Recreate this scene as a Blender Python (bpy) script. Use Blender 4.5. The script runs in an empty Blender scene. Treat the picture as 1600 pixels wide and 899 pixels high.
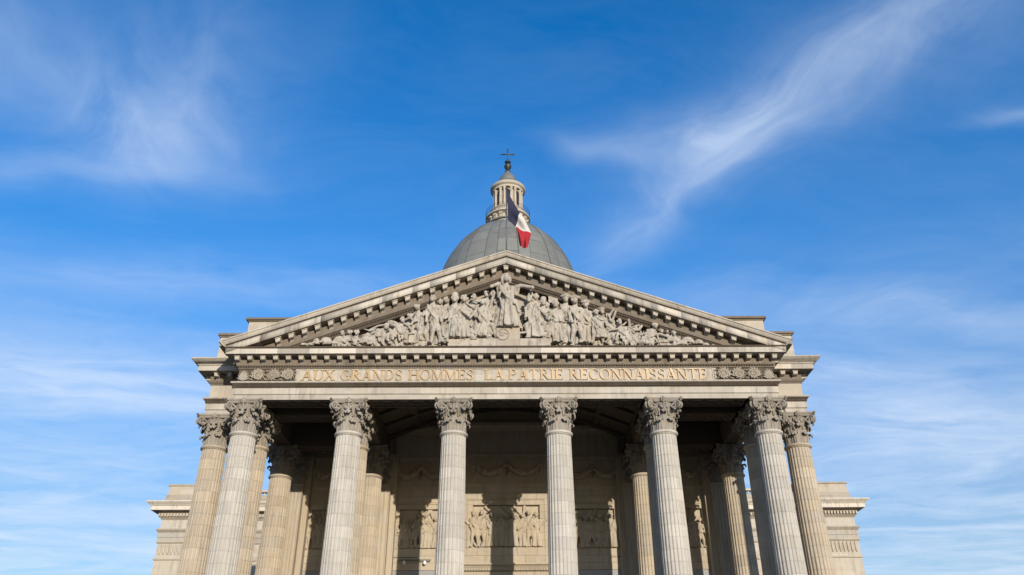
import bpy, math, random
from mathutils import Matrix, Vector
R = math.radians
sc = bpy.context.scene
rnd = random.Random(7)

# ------------------------------------------------------------------ camera
TH, YAW, ROLL = 0.511054, 0.0033355, 0.0047575
cam_d = bpy.data.cameras.new('camera'); cam = bpy.data.objects.new('camera', cam_d)
sc.collection.objects.link(cam)
cam_d.sensor_width = 36; cam_d.lens = 28.083; cam_d.clip_start = .1; cam_d.clip_end = 6000
c_, s_ = math.cos(YAW), math.sin(YAW); ct, st = math.cos(TH), math.sin(TH); cr, sr = math.cos(ROLL), math.sin(ROLL)
Fv = Vector((ct*s_, ct*c_, st)); U0 = Vector((-st*s_, -st*c_, ct)); R0 = Vector((c_, -s_, 0))
Rv = R0*cr - U0*sr; Uv = R0*sr + U0*cr
M = Matrix((Rv, Uv, -Fv)).transposed().to_4x4(); M.translation = Vector((.244, 0, 1.65))
cam.matrix_world = M
sc.camera = cam

# ------------------------------------------------------------------ light
SUN_EL, SUN_AZ = R(12.0), R(17.6)          # low sun behind the camera, from the right
sun_d = bpy.data.lights.new('sun', 'SUN'); sun = bpy.data.objects.new('sun', sun_d); sc.collection.objects.link(sun)
sun_d.energy = 4.0; sun_d.angle = R(.5); sun_d.color = (1, .895, .75)
to_sun = Vector((math.sin(SUN_AZ)*math.cos(SUN_EL), -math.cos(SUN_AZ)*math.cos(SUN_EL), math.sin(SUN_EL)))
sun.rotation_euler = to_sun.to_track_quat('Z', 'Y').to_euler()
sun.location = (60, -150, 60)
sc.view_settings.view_transform = 'Standard'; sc.view_settings.look = 'None'
sc.view_settings.exposure = 0.36; sc.view_settings.gamma = 1

world = bpy.data.worlds.new('World'); sc.world = world; world.use_nodes = True
class NT:                                   # small node-tree writer
    def __init__(s, tree): s.t = tree; s.n = tree.nodes; s.l = tree.links
    def node(s, typ, **kw):
        n = s.n.new(typ)
        for k, v in kw.items(): setattr(n, k, v)
        return n
    def put(s, sock, v):
        if hasattr(v, 'is_output'): s.l.new(v, sock)
        elif v is not None: sock.default_value = v
    def math(s, op, a, b=None, c=None, clamp=False):
        n = s.node('ShaderNodeMath', operation=op, use_clamp=clamp)
        s.put(n.inputs[0], a); s.put(n.inputs[1], b); s.put(n.inputs[2], c)
        return n.outputs[0]
    def noise(s, vec, scale, detail=3, rough=.5, dist=0):
        n = s.node('ShaderNodeTexNoise'); s.put(n.inputs['Vector'], vec)
        n.inputs['Scale'].default_value = scale; n.inputs['Detail'].default_value = detail
        n.inputs['Roughness'].default_value = rough; n.inputs['Distortion'].default_value = dist
        return n.outputs['Fac']
    def mapping(s, vec, loc=(0,0,0), rot=(0,0,0), scale=(1,1,1), typ='POINT'):
        n = s.node('ShaderNodeMapping', vector_type=typ); s.put(n.inputs[0], vec)
        n.inputs['Location'].default_value = loc; n.inputs['Rotation'].default_value = rot; n.inputs['Scale'].default_value = scale
        return n.outputs[0]
    def ramp(s, v, a, b, c=0., d=1., smooth=False):
        n = s.node('ShaderNodeMapRange', clamp=True)
        if smooth: n.interpolation_type = 'SMOOTHSTEP'
        s.put(n.inputs[0], v)
        for i, q in enumerate((a, b, c, d)): n.inputs[1+i].default_value = q
        return n.outputs[0]
    def mix(s, fac, a, b, mode='MIX'):
        n = s.node('ShaderNodeMix', data_type='RGBA', blend_type=mode)
        s.put(n.inputs[0], fac); s.put(n.inputs[6], a); s.put(n.inputs[7], b)
        return n.outputs[2]

def build_sky():
    w = NT(world.node_tree); w.n.clear()
    out = w.node('ShaderNodeOutputWorld'); bg = w.node('ShaderNodeBackground')
    sky = w.node('ShaderNodeTexSky', sky_type='NISHITA', sun_disc=False)
    sky.sun_elevation = SUN_EL; sky.sun_rotation = math.pi - SUN_AZ
    sky.altitude = 50; sky.air_density = 1.0; sky.dust_density = .6; sky.ozone_density = 2.6
    hs = w.node('ShaderNodeHueSaturation'); w.put(hs.inputs['Color'], sky.outputs[0])
    hs.inputs['Saturation'].default_value = SKY_SAT; hs.inputs['Hue'].default_value = SKY_HUE
    tc = w.node('ShaderNodeTexCoord'); sep = w.node('ShaderNodeSeparateXYZ'); w.put(sep.inputs[0], tc.outputs['Generated'])
    w.put(hs.inputs['Value'], w.ramp(sep.outputs[2], .08, .55, .74, 1.34, True))
    zz = w.math('MAXIMUM', sep.outputs[2], .03)
    comb = w.node('ShaderNodeCombineXYZ')       # the cirrus layer: a level sheet seen from below
    w.put(comb.inputs[0], w.math('DIVIDE', sep.outputs[0], zz)); w.put(comb.inputs[1], w.math('DIVIDE', sep.outputs[1], zz))
    uv = comb.outputs[0]
    warp = w.node('ShaderNodeTexNoise'); w.put(warp.inputs['Vector'], uv); warp.inputs['Scale'].default_value = 2.3; warp.inputs['Detail'].default_value = 3
    sub = w.node('ShaderNodeVectorMath', operation='SUBTRACT'); w.put(sub.inputs[0], warp.outputs['Color']); sub.inputs[1].default_value = (.5, .5, .5)
    scl = w.node('ShaderNodeVectorMath', operation='SCALE'); w.put(scl.inputs[0], sub.outputs[0]); scl.inputs['Scale'].default_value = .26
    add = w.node('ShaderNodeVectorMath', operation='ADD'); w.put(add.inputs[0], uv); w.put(add.inputs[1], scl.outputs[0])
    wuv = add.outputs[0]
    FIB = [w.ramp(w.noise(w.mapping(w.mapping(wuv, rot=(0, 0, 1.02)), scale=(1.7, 3.0, 1)), 2.0, 8, .6, .7), .26, .80, .14, 1),
           w.ramp(w.noise(w.mapping(w.mapping(wuv, rot=(0, 0, -.2)), scale=(.8, 2.4, 1)), 2.0, 8, .62, .5), .28, .76, .18, 1)]
    total = None
    for (cx, cy, ang, ln, wd, amp, fs) in CIRRUS:
        loc = w.mapping(w.mapping(wuv, loc=(-cx, -cy, 0)), rot=(0, 0, -ang))
        q = w.node('ShaderNodeSeparateXYZ'); w.put(q.inputs[0], loc)
        a = w.math('POWER', w.math('ABSOLUTE', w.math('DIVIDE', q.outputs[0], ln)), 2.0)
        b = w.math('POWER', w.math('ABSOLUTE', w.math('DIVIDE', q.outputs[1], wd)), 2.0)
        m = w.math('EXPONENT', w.math('MULTIPLY', w.math('ADD', a, b), -1.0))
        m = w.math('MULTIPLY', w.math('MULTIPLY', m, FIB[fs]), amp)
        total = m if total is None else w.math('ADD', total, m)
    # thin general cirrus that goes on round the whole sky, thicker towards the horizon
    gen = w.noise(w.mapping(wuv, rot=(0, 0, .5), scale=(.55, 1.3, 1)), 1.5, 8, .66, .5)
    low = w.ramp(sep.outputs[2], .15, .52, 1, .0, True)
    total = w.math('ADD', total, w.math('MULTIPLY', w.ramp(gen, .40, .78), w.math('MULTIPLY_ADD', low, .46, .09)))
    total = w.math('ADD', total, w.math('MULTIPLY', low, .26))
    total = w.math('ADD', total, w.ramp(sep.outputs[2], .15, .78, .14, .0))
    total = w.math('MINIMUM', total, .85)
    col = w.mix(total, hs.outputs[0], CLOUD_COL)
    w.put(bg.inputs['Color'], col); bg.inputs['Strength'].default_value = SKY_STR
    w.l.new(bg.outputs[0], out.inputs[0])
SKY_SAT, SKY_HUE, SKY_STR = 1.45, .508, .15
CLOUD_COL = (3.8, 4.4, 5.3, 1)
CIRRUS = [  # centre u, v; direction; length; width; amount; fibre set
    (.48, 1.20, -1.02, .34, .10, .28, 0), (.64, .96, -.98, .36, .14, .34, 0), (.37, 1.20, -.50, .14, .10, .42, 0),
    (.29, 1.45, -1.1, .26, .07, .28, 0), (.93, 1.13, -.3, .07, .03, .30, 1), (.20, 1.26, .4, .14, .04, .22, 1),
    (-.66, 1.22, -.80, .22, .11, .36, 0), (-.84, 1.00, .9, .34, .18, .30, 0), (-.95, 1.33, .02, .34, .06, .34, 1),
    (-.50, 1.02, -1.0, .28, .14, .16, 0), (-1.3, 2.38, .1, .70, .36, .62, 1), (1.25, 2.60, .55, .90, .34, .50, 1),
    (-.75, 1.75, .1, .60, .12, .30, 1), (1.0, 1.9, .2, .5, .14, .26, 0)]
build_sky()

# ------------------------------------------------------------------ materials
def stone(name, col, vary=.16, stain=.5, stain_col=(.12, .10, .08), bump=.35, rnd_amt=.18, rough=.85, stain_scale=.55, fine=1.0, cells=0., blocks=0., bd=.03):
    m = bpy.data.materials.new(name); m.use_nodes = True
    w = NT(m.node_tree); b = w.n['Principled BSDF']
    pos = w.node('ShaderNodeNewGeometry').outputs['Position']
    oi = w.node('ShaderNodeObjectInfo').outputs['Random']
    big = w.noise(pos, .55, 2, .55); mid = w.noise(pos, 3.5, 3, .6); fin = w.noise(pos, 26*fine, 2, .65)
    drip = w.noise(w.mapping(pos, scale=(2.6, 2.6, .22)), 1.3, 3, .62, .4)
    val = w.math('ADD', w.math('MULTIPLY_ADD', big, vary*1.6, 1-vary*.8), w.math('MULTIPLY_ADD', mid, vary*1.2, -vary*.6))
    val = w.math('ADD', val, w.math('MULTIPLY_ADD', oi, rnd_amt, -rnd_amt*.5))
    val = w.math('ADD', val, w.math('MULTIPLY_ADD', fin, .24, -.12))
    if blocks:     # ashlar stones of slightly different tone, laid in courses
        sp = w.node('ShaderNodeSeparateXYZ'); w.put(sp.inputs[0], pos)
        cz = w.math('FLOOR', w.math('MULTIPLY', sp.outputs[2], 2.1))
        cx = w.math('FLOOR', w.math('ADD', w.math('MULTIPLY', w.math('ADD', sp.outputs[0], sp.outputs[1]), .62), w.math('MULTIPLY', cz, .37)))
        cb = w.node('ShaderNodeCombineXYZ'); w.put(cb.inputs[0], cx); w.put(cb.inputs[1], cz); w.put(cb.inputs[2], w.math('MULTIPLY', oi, 91.))
        wn = w.node('ShaderNodeTexWhiteNoise'); w.put(wn.inputs['Vector'], cb.outputs[0])
        val = w.math('ADD', val, w.math('MULTIPLY_ADD', wn.outputs['Value'], blocks, -blocks*.5))
    if cells:      # repaired and renewed stones: each third of a drum its own tone
        tc = w.node('ShaderNodeTexCoord'); sp = w.node('ShaderNodeSeparateXYZ'); w.put(sp.inputs[0], tc.outputs['Object'])
        an = w.math('FLOOR', w.math('MULTIPLY_ADD', w.math('ARCTAN2', sp.outputs[1], sp.outputs[0]), .8, w.math('MULTIPLY', oi, 7.)))
        cb = w.node('ShaderNodeCombineXYZ'); w.put(cb.inputs[0], an); w.put(cb.inputs[1], w.math('MULTIPLY', oi, 391.))
        wn = w.node('ShaderNodeTexWhiteNoise'); w.put(wn.inputs['Vector'], cb.outputs[0])
        val = w.math('ADD', val, w.math('MULTIPLY_ADD', w.math('POWER', wn.outputs['Value'], 2.0), cells, -cells*.3))
    hv = w.node('ShaderNodeHueSaturation'); hv.inputs['Color'].default_value = (*col, 1); w.put(hv.inputs['Value'], val)
    w.put(hv.inputs['Saturation'], w.math('MULTIPLY_ADD', w.noise(pos, .9, 1), .7, .65))
    st_ = w.math('MULTIPLY', w.ramp(drip, .45, .72), w.ramp(w.noise(pos, stain_scale, 1), .36, .66))
    st_ = w.math('MULTIPLY', st_, stain)
    w.put(b.inputs['Base Color'], w.mix(st_, hv.outputs[0], (*stain_col, 1)))
    b.inputs['Roughness'].default_value = rough
    b.inputs['Specular IOR Level'].default_value = .25
    bp = w.node('ShaderNodeBump'); bp.inputs['Strength'].default_value = bump; bp.inputs['Distance'].default_value = bd
    w.put(bp.inputs['Height'], w.math('ADD', fin, w.math('MULTIPLY', mid, 1.2))); w.l.new(bp.outputs[0], b.inputs['Normal'])
    return m
def plain(name, col, rough=.6, metal=0., vary=.15, scale=4., bump=0.):
    m = bpy.data.materials.new(name); m.use_nodes = True
    w = NT(m.node_tree); b = w.n['Principled BSDF']
    pos = w.node('ShaderNodeNewGeometry').outputs['Position']
    nz = w.noise(pos, scale, 5, .6); oi = w.node('ShaderNodeObjectInfo').outputs['Random']
    hv = w.node('ShaderNodeHueSaturation'); hv.inputs['Color'].default_value = (*col, 1)
    w.put(hv.inputs['Value'], w.math('ADD', w.math('MULTIPLY_ADD', nz, vary*2, 1-vary), w.math('MULTIPLY_ADD', oi, vary, -vary*.5)))
    w.l.new(hv.outputs[0], b.inputs['Base Color'])
    b.inputs['Roughness'].default_value = rough; b.inputs['Metallic'].default_value = metal
    if bump:
        bp = w.node('ShaderNodeBump'); bp.inputs['Strength'].default_value = bump; bp.inputs['Distance'].default_value = .02
        w.put(bp.inputs['Height'], nz); w.l.new(bp.outputs[0], b.inputs['Normal'])
    return m
MT = dict(
    shaft=stone('weathered_grey_limestone', (.42, .395, .35), stain=.42, rnd_amt=.10, vary=.16, cells=.15),
    shaft_warm=stone('golden_limestone_shaft', (.39, .335, .26), stain=.42, rnd_amt=.10, cells=.16, vary=.14),
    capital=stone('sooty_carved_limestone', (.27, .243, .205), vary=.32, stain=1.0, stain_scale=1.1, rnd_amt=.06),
    entab=stone('pale_limestone', (.40, .365, .31), stain=.62, rnd_amt=.14, blocks=.16, stain_scale=.8),
    corona=stone('washed_limestone_block', (.43, .395, .34), stain=.7, rnd_amt=.55, vary=.10),
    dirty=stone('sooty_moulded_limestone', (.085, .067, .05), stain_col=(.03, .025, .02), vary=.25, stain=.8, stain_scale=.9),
    figure=stone('carved_pediment_limestone', (.43, .39, .33), vary=.26, stain=1.0, stain_scale=2.6, bump=.9, bd=.06, rnd_amt=.1),
    tymp=stone('pediment_field_limestone', (.32, .28, .225), stain=.5, blocks=.12),
    warm=stone('golden_wall_limestone', (.385, .33, .25), vary=.14, stain=.4, rnd_amt=.12),
    greywall=stone('grey_wall_limestone', (.29, .29, .285), vary=.08, stain=.15),
    cream=stone('cream_limestone', (.41, .365, .295), vary=.12, stain=.4, rnd_amt=.10, blocks=.14),
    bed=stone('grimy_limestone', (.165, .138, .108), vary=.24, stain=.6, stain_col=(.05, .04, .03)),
    plat=stone('worn_step_stone', (.20, .19, .17)),
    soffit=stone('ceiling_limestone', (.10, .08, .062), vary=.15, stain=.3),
    lead=plain('aged_lead_sheet', (.165, .17, .155), .65, .1, .30, .8, .2),
    leadseam=plain('dark_lead_seam', (.08, .085, .08), .6, .2),
    bronze=plain('dark_bronze', (.05, .055, .05), .5, .6),
    copper=plain('weathered_copper', (.07, .08, .07), .6, .4),
    gold=plain('worn_gilding', (.37, .255, .13), .5, .1, .25, 6.),
    glass=plain('dark_window', (.02, .022, .03), .2),
    pole=plain('grey_painted_metal', (.10, .10, .11), .5, .3),
    white=plain('white_enamel', (.7, .7, .68), .4),
    roofing=plain('zinc_roofing', (.25, .26, .27), .5, .3),
    paving=stone('asphalt_and_cobbles', (.055, .052, .048), vary=.14, stain=.3, stain_scale=.1),
)

# ------------------------------------------------------------------ mesh tools
class MB:
    def __init__(s): s.v = []; s.f = []; s.mi = []; s.m = 0
    def add(s, v, f):
        o = len(s.v); s.v += [tuple(p) for p in v]; s.f += [tuple(i+o for i in q) for q in f]; s.mi += [s.m]*len(f); return s
    def box(s, x0, x1, y0, y1, z0, z1):
        v = [(x, y, z) for z in (z0, z1) for y in (y0, y1) for x in (x0, x1)]
        return s.add(v, [(0,2,3,1), (4,5,7,6), (0,1,5,4), (2,6,7,3), (0,4,6,2), (1,3,7,5)])
    def loft(s, rings, closed=True, caps=True):
        n = len(rings[0]); v = [p for r in rings for p in r]; f = []
        for i in range(len(rings)-1):
            for j in range(n if closed else n-1):
                a, b = i*n+j, i*n+(j+1) % n
                f.append((a, b, b+n, a+n))
        if caps and closed:
            f.append(tuple(range(n))[::-1]); f.append(tuple((len(rings)-1)*n+i for i in range(n)))
        return s.add(v, f)
    def lathe(s, prof, n=32, c=(0, 0), caps=True, sx=1, sy=1):
        return s.loft([[(c[0]+r*sx*math.cos(2*math.pi*k/n), c[1]+r*sy*math.sin(2*math.pi*k/n), z) for k in range(n)] for r, z in prof], True, caps)
    def tube(s, pts, rad, n=8):
        pts = [Vector(p) for p in pts]; rings = []
        rs = rad if isinstance(rad, (list, tuple)) else [rad]*len(pts)
        up = None
        for i, p in enumerate(pts):
            d = (pts[min(i+1, len(pts)-1)] - pts[max(i-1, 0)]).normalized()
            if up is None:
                up = Vector((0, 0, 1)) if abs(d.z) < .9 else Vector((0, 1, 0))
            a = d.cross(up)
            a = a.normalized() if a.length > 1e-5 else d.orthogonal().normalized()
            b = a.cross(d).normalized(); up = b
            rings.append([tuple(p + (a*math.cos(2*math.pi*k/n) + b*math.sin(2*math.pi*k/n))*rs[i]) for k in range(n)])
        return s.loft(rings)
    def ell(s, c, r, nu=12, nv=8):
        c = Vector(c); rings = []
        for i in range(nv+1):
            t = math.pi*i/nv; t = min(max(t, .08), math.pi-.08)
            rings.append([(c.x+r[0]*math.sin(t)*math.cos(2*math.pi*k/nu), c.y+r[1]*math.sin(t)*math.sin(2*math.pi*k/nu), c.z-r[2]*math.cos(t)) for k in range(nu)])
        return s.loft(rings)
    def prism_x(s, prof, x0, x1):            # prof: (y, z) polygon
        return s.loft([[(x0, y, z) for y, z in prof], [(x1, y, z) for y, z in prof]])
    def prism_y(s, prof, y0, y1):            # prof: (x, z)
        return s.loft([[(x, y0, z) for x, z in prof], [(x, y1, z) for x, z in prof]])
    def mesh(s, name, smooth=False, angle=None):
        me = bpy.data.meshes.new(name); me.from_pydata(s.v, [], s.f)
        if s.m: me.polygons.foreach_set('material_index', s.mi)
        me.update()
        import bmesh
        bm = bmesh.new(); bm.from_mesh(me); bmesh.ops.recalc_face_normals(bm, faces=bm.faces)
        if angle is not None:
            for e in bm.edges:
                if len(e.link_faces) == 2: e.smooth = e.calc_face_angle(0) < R(angle)
        bm.to_mesh(me); bm.free()
        if smooth or angle is not None: me.polygons.foreach_set('use_smooth', [True]*len(me.polygons))
        return me

def link(name, me, mat, parent=None, loc=(0, 0, 0), rz=0):
    o = bpy.data.objects.new(name, me); sc.collection.objects.link(o)
    if me is not None and mat is not None and not me.materials:
        for q in (mat if isinstance(mat, (list, tuple)) else [mat]): me.materials.append(MT[q])
    o.location = loc; o.rotation_euler = (0, 0, rz)
    if parent: o.parent = parent
    return o
def copy(o, parent, loc=None):
    c = o.copy(); sc.collection.objects.link(c); c.parent = parent
    if loc is not None: c.location = loc
    return c
def tag(o, label=None, cat=None, kind=None, group=None):
    if label: o['label'] = label
    if cat: o['category'] = cat
    if kind: o['kind'] = kind
    if group: o['group'] = group
    return o

# ------------------------------------------------------------------ dimensions (metres)
S = 6.6                     # column spacing
D0 = 48.334                 # front row of columns
G2, G3 = 2.69, 9.31         # second and third row behind it
ZF = 1.5                    # portico floor
ZN, ZA = 18.10, 20.24       # necking, underside of architrave
FX, FY = 17.26, D0-.76      # half width and face of the front entablature
BX, BY = 19.95, D0+G2-.76   # the set-back wings of the portico
WALL, WALLC = D0+12.4, D0+11.6
APEX, SL = 30.56, .368      # top line of the gable and its slope
TB = Vector((0, 61, 0))

# ------------------------------------------------------------------ ground
m = MB(); m.add([(-3000, -3000, 0), (3000, -3000, 0), (3000, 3000, 0), (-3000, 3000, 0)], [(0, 1, 2, 3)])
tag(link('square', m.mesh('square'), 'paving'), kind='structure')

temple = bpy.data.objects.new('domed_temple', None); sc.collection.objects.link(temple)
temple.location = TB; temple.empty_display_size = 5
tag(temple, 'pale limestone temple with Corinthian portico, carved pediment and grey lead dome', 'building')
def part(name, me, mat, loc=(0, 0, 0), rz=0):
    return link(name, me, mat, temple, Vector(loc)-TB, rz)

# platform and steps
m = MB(); m.box(-21.5, 21.5, D0-2.0, 61.2, 0, ZF)
pf = part('platform', m.mesh('platform'), 'plat')
for k in range(8):
    m = MB(); m.box(-21.5-.38*(k+1), 21.5+.38*(k+1), D0-2.0-.38*(k+1), D0-1.99-.38*k, 0, ZF-(k+1)*ZF/9)
    link('step', m.mesh('step'), 'plat', pf)

# ------------------------------------------------------------------ columns
def rad(z):
    t = max(0, (z-ZF-.9)/(ZN-ZF-.9)); return .895 - .135*t**1.5
NF = 24
def flute_ring(z, r, inset=0.):
    pts = []
    for k in range(NF):
        a0 = 2*math.pi*k/NF; w = 2*math.pi/NF
        for t, dp in ((.0, 0), (.13, 0), (.155, .016), (.25, .034), (.4, .044), (.565, .044), (.715, .034), (.81, .016), (.835, 0)):
            a = a0 + (t+.08)*w; rr = r - dp*r/.85 - inset
            pts.append((rr*math.cos(a), rr*math.sin(a), z))
    return pts
Z1, DH, ND = 8.2, .7, 14
m = MB()
m.box(-1.25, 1.25, -1.25, 1.25, ZF, ZF+.34)
m.lathe([(1.2, ZF+.34), (1.27, ZF+.44), (1.2, ZF+.56), (1.08, ZF+.6), (1.05, ZF+.68), (1.1, ZF+.74), (1.12, ZF+.8), (1.05, ZF+.87), (.93, ZF+.9), (.9, ZF+1.0)], 40)
m.loft([flute_ring(ZF+.95, rad(ZF+.95)), flute_ring(5, rad(5)), flute_ring(Z1, rad(Z1))], True, False)
m.lathe([(rad(Z1)-.09, Z1-.05), (rad(ZN)-.10, ZN+.2)], 32)
col_me = m.mesh('column', angle=35)
drum_me = []
for k in range(ND):
    z0 = Z1+DH*k; z1 = z0+DH if k < ND-1 else ZN-.09
    m = MB(); g = .011
    m.loft([flute_ring(z0, rad(z0), .018), flute_ring(z0+g, rad(z0+g)), flute_ring(z1-g, rad(z1-g)), flute_ring(z1, rad(z1), .018)], True, False)
    drum_me.append(m.mesh('drum', angle=30))
m = MB()
m.lathe([(.74, ZN-.16), (.80, ZN-.13), (.80, ZN-.10), (.83, ZN-.09), (.875, ZN-.05), (.885, ZN), (.875, ZN+.05), (.83, ZN+.09), (.74, ZN+.10)], 40)
astragal_me = m.mesh('astragal', angle=40)

rc = random.Random(5)
def leaf(m, ang, curve, w0, flare=1.0, nl=4):
    ang += rc.uniform(-.035, .035); w0 *= rc.uniform(.88, 1.08); jz = rc.uniform(-.03, .03); jr = rc.uniform(-.03, .03)
    curve = [(r+jr*max(0, z/1.4)+rc.uniform(-.012, .012), z+jz*(i/6)) for i, (r, z) in enumerate(curve)]
    if rc.random() < .16: curve = curve[:-2]             # a broken tip
    # an acanthus leaf: a lobed, ribbed sheet that leans on the bell and curls over at the tip
    n, k = len(curve)*3-2, 7
    cv = []
    for i in range(len(curve)-1):
        for q in range(3):
            t = q/3; cv.append((curve[i][0]*(1-t)+curve[i+1][0]*t, curve[i][1]*(1-t)+curve[i+1][1]*t))
    cv.append(curve[-1])
    rows = []
    for i, (r, z) in enumerate(cv):
        t = i/(len(cv)-1)
        w = w0*(1-.18*t if t < .6 else (1-.18*t)*(1-((t-.6)/.4)**2*.62))*(1+.17*abs(math.sin(t*math.pi*nl))*flare)
        row = []
        for j in range(k):
            u = j/(k-1)*2-1
            back = .06*u*u + (.05 if j % 2 else 0)
            rr = r - back*(1 if t < .72 else .2)
            zz = z - (.07*u*u if t > .55 else 0)
            a = ang + u*w/max(r, .5)
            row.append((rr*math.cos(a), rr*math.sin(a), zz))
        rows.append(row)
    back = [[(x*.93, y*.93, z-.012) for x, y, z in r] for r in rows]
    rings = [r + b[::-1] for r, b in zip(rows, back)]
    m.loft(rings)
def spiral(m, c, ax, r0, turns, rt, sgn=1, start=0, lean=(0, 0, 0), stalk=None):
    # flat spiral in the plane of ax and z
    pts, rs = [], []
    if stalk:
        for t, p in enumerate(stalk): pts.append(p); rs.append(rt*(.75+.25*t/len(stalk)))
    N = 22
    for i in range(N+1):
        t = i/N; a = start + sgn*t*turns*2*math.pi; r = r0*(1-t*.86)
        pts.append(Vector(c) + Vector(ax)*math.cos(a)*r + Vector((0, 0, 1))*math.sin(a)*r + Vector(lean)*t)
        rs.append(rt*(1-.45*t))
    m.tube(pts, rs, 6)
L1 = [(.80, .0), (.81, .32), (.83, .56), (.88, .74), (1.00, .80), (1.08, .72), (1.05, .62)]
L2 = [(.735, .3), (.77, .8), (.80, 1.08), (.89, 1.30), (1.03, 1.36), (1.12, 1.26), (1.09, 1.15)]
L3 = [(.80, 1.05), (.90, 1.32), (1.05, 1.48), (1.22, 1.52), (1.31, 1.42), (1.27, 1.32)]
def capital_mesh():
    m = MB()
    m.lathe([(.71, 0), (.70, .4), (.71, 1.0), (.78, 1.5), (.90, 1.80), (.96, 1.88)], 32)
    for k in range(8):
        leaf(m, R(22.5+45*k), L1, .24)
        leaf(m, R(45*k), L2, .25)
    for k in range(4):
        a = R(45+90*k); ax = Vector((math.cos(a), math.sin(a), 0)); sd = Vector((-math.sin(a), math.cos(a), 0))
        for q in (-1, 1):
            c = ax*1.30 + sd*.10*q + Vector((0, 0, 1.62))
            b = R(45+90*k+q*24)
            st_ = [Vector((math.cos(b)*.80, math.sin(b)*.80, 1.0)), Vector((math.cos(b)*.86, math.sin(b)*.86, 1.35)), ax*1.0+sd*.2*q+Vector((0, 0, 1.66)), ax*1.16+sd*.14*q+Vector((0, 0, 1.80))]
            spiral(m, c, ax, .24, 1.6, .068, -1, R(110), sd*.05*q, st_)
            leaf(m, R(45+90*k+q*13), L3, .13, 1.3, 3)
            # inner helices towards the middle of each face
            b2 = R(45+90*k+q*36); rr = .93
            c2 = Vector((math.cos(b2)*rr, math.sin(b2)*rr, 1.62)); t2 = Vector((-math.sin(b2), math.cos(b2), 0))*q
            st2 = [Vector((math.cos(b)*.80, math.sin(b)*.80, 1.0)), Vector((math.cos(R(45+90*k+q*28))*.87, math.sin(R(45+90*k+q*28))*.87, 1.4))]
            spiral(m, c2, t2, .15, 1.5, .05, -1, R(130), (0, 0, 0), st2)
        a = R(90*k); f = Vector((math.cos(a), math.sin(a), 0)); sd = Vector((-math.sin(a), math.cos(a), 0))
        m.ell(f*.97+Vector((0, 0, 1.40)), (.12, .12, .16), 10, 6)
        m.tube([f*.86+Vector((0, 0, 1.2)), f*.95+Vector((0, 0, 1.6)), f*1.0+Vector((0, 0, 1.9))], [.05, .06, .08], 6)
        for q in (-1, 1): m.ell(f*.98+sd*.16*q+Vector((0, 0, 1.52)), (.09, .09, .12), 8, 6)
    return m.mesh('capital', angle=50)
capitals = [capital_mesh() for _ in range(5)]
capital_me = capitals[0]
def abacus_ring(z, half, cor, n=9):
    pts = []
    for k in range(4):
        a = R(90*k); f = Vector((math.cos(a), math.sin(a), 0)); sd = Vector((-math.sin(a), math.cos(a), 0))
        for i in range(n):
            u = i/(n-1)*2-1
            p = f*(half + (cor-.14-half)*abs(u)**2.2) + sd*u*(cor)
            pts.append((p.x, p.y, z))
    return pts
m = MB()
m.loft([abacus_ring(1.86, .90, 1.10), abacus_ring(1.93, .96, 1.17), abacus_ring(1.97, .96, 1.17)])
m.loft([abacus_ring(1.972, .92, 1.12), abacus_ring(2.02, .97, 1.18), abacus_ring(2.08, 1.0, 1.21), abacus_ring(2.128, 1.0, 1.21)])
for k in range(4):
    a = R(90*k); f = Vector((math.cos(a), math.sin(a), 0)); sd = Vector((-math.sin(a), math.cos(a), 0))
    m.ell(f*1.06+Vector((0, 0, 1.99)), (.11, .11, .12), 10, 6)
    for i in range(6):
        b = R(60*i+30); m.ell(f*1.03+sd*.13*math.cos(b)+Vector((0, 0, 1.99+.13*math.sin(b))), (.085, .085, .085), 8, 5)
abacus_me = m.mesh('abacus', angle=40)

def column(x, y, mat):
    c = part('column', col_me, None, (x, y, 0))
    c.material_slots[0].link = 'OBJECT'; c.material_slots[0].material = MT[mat]
    for k in range(ND):
        d = link('drum', drum_me[k], None, c); d.material_slots[0].link = 'OBJECT'; d.material_slots[0].material = MT[mat]
    a = link('astragal', astragal_me, None, c); a.material_slots[0].link = 'OBJECT'; a.material_slots[0].material = MT[mat]
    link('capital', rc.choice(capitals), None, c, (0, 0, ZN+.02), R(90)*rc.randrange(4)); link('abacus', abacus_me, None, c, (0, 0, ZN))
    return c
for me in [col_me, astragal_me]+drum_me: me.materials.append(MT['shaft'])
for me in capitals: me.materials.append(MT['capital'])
ncol = 0
abacus_me.materials.append(MT['capital'])
for k in range(6): column((k-2.5)*S, D0, 'shaft')
for x in (-2.5*S-G2, -2.5*S, -1.5*S, 1.5*S, 2.5*S, 2.5*S+G2): column(x, D0+G2, 'shaft_warm')
for x in (-2.5*S, -1.5*S, 1.5*S, 2.5*S): column(x, D0+G3, 'shaft_warm')

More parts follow.
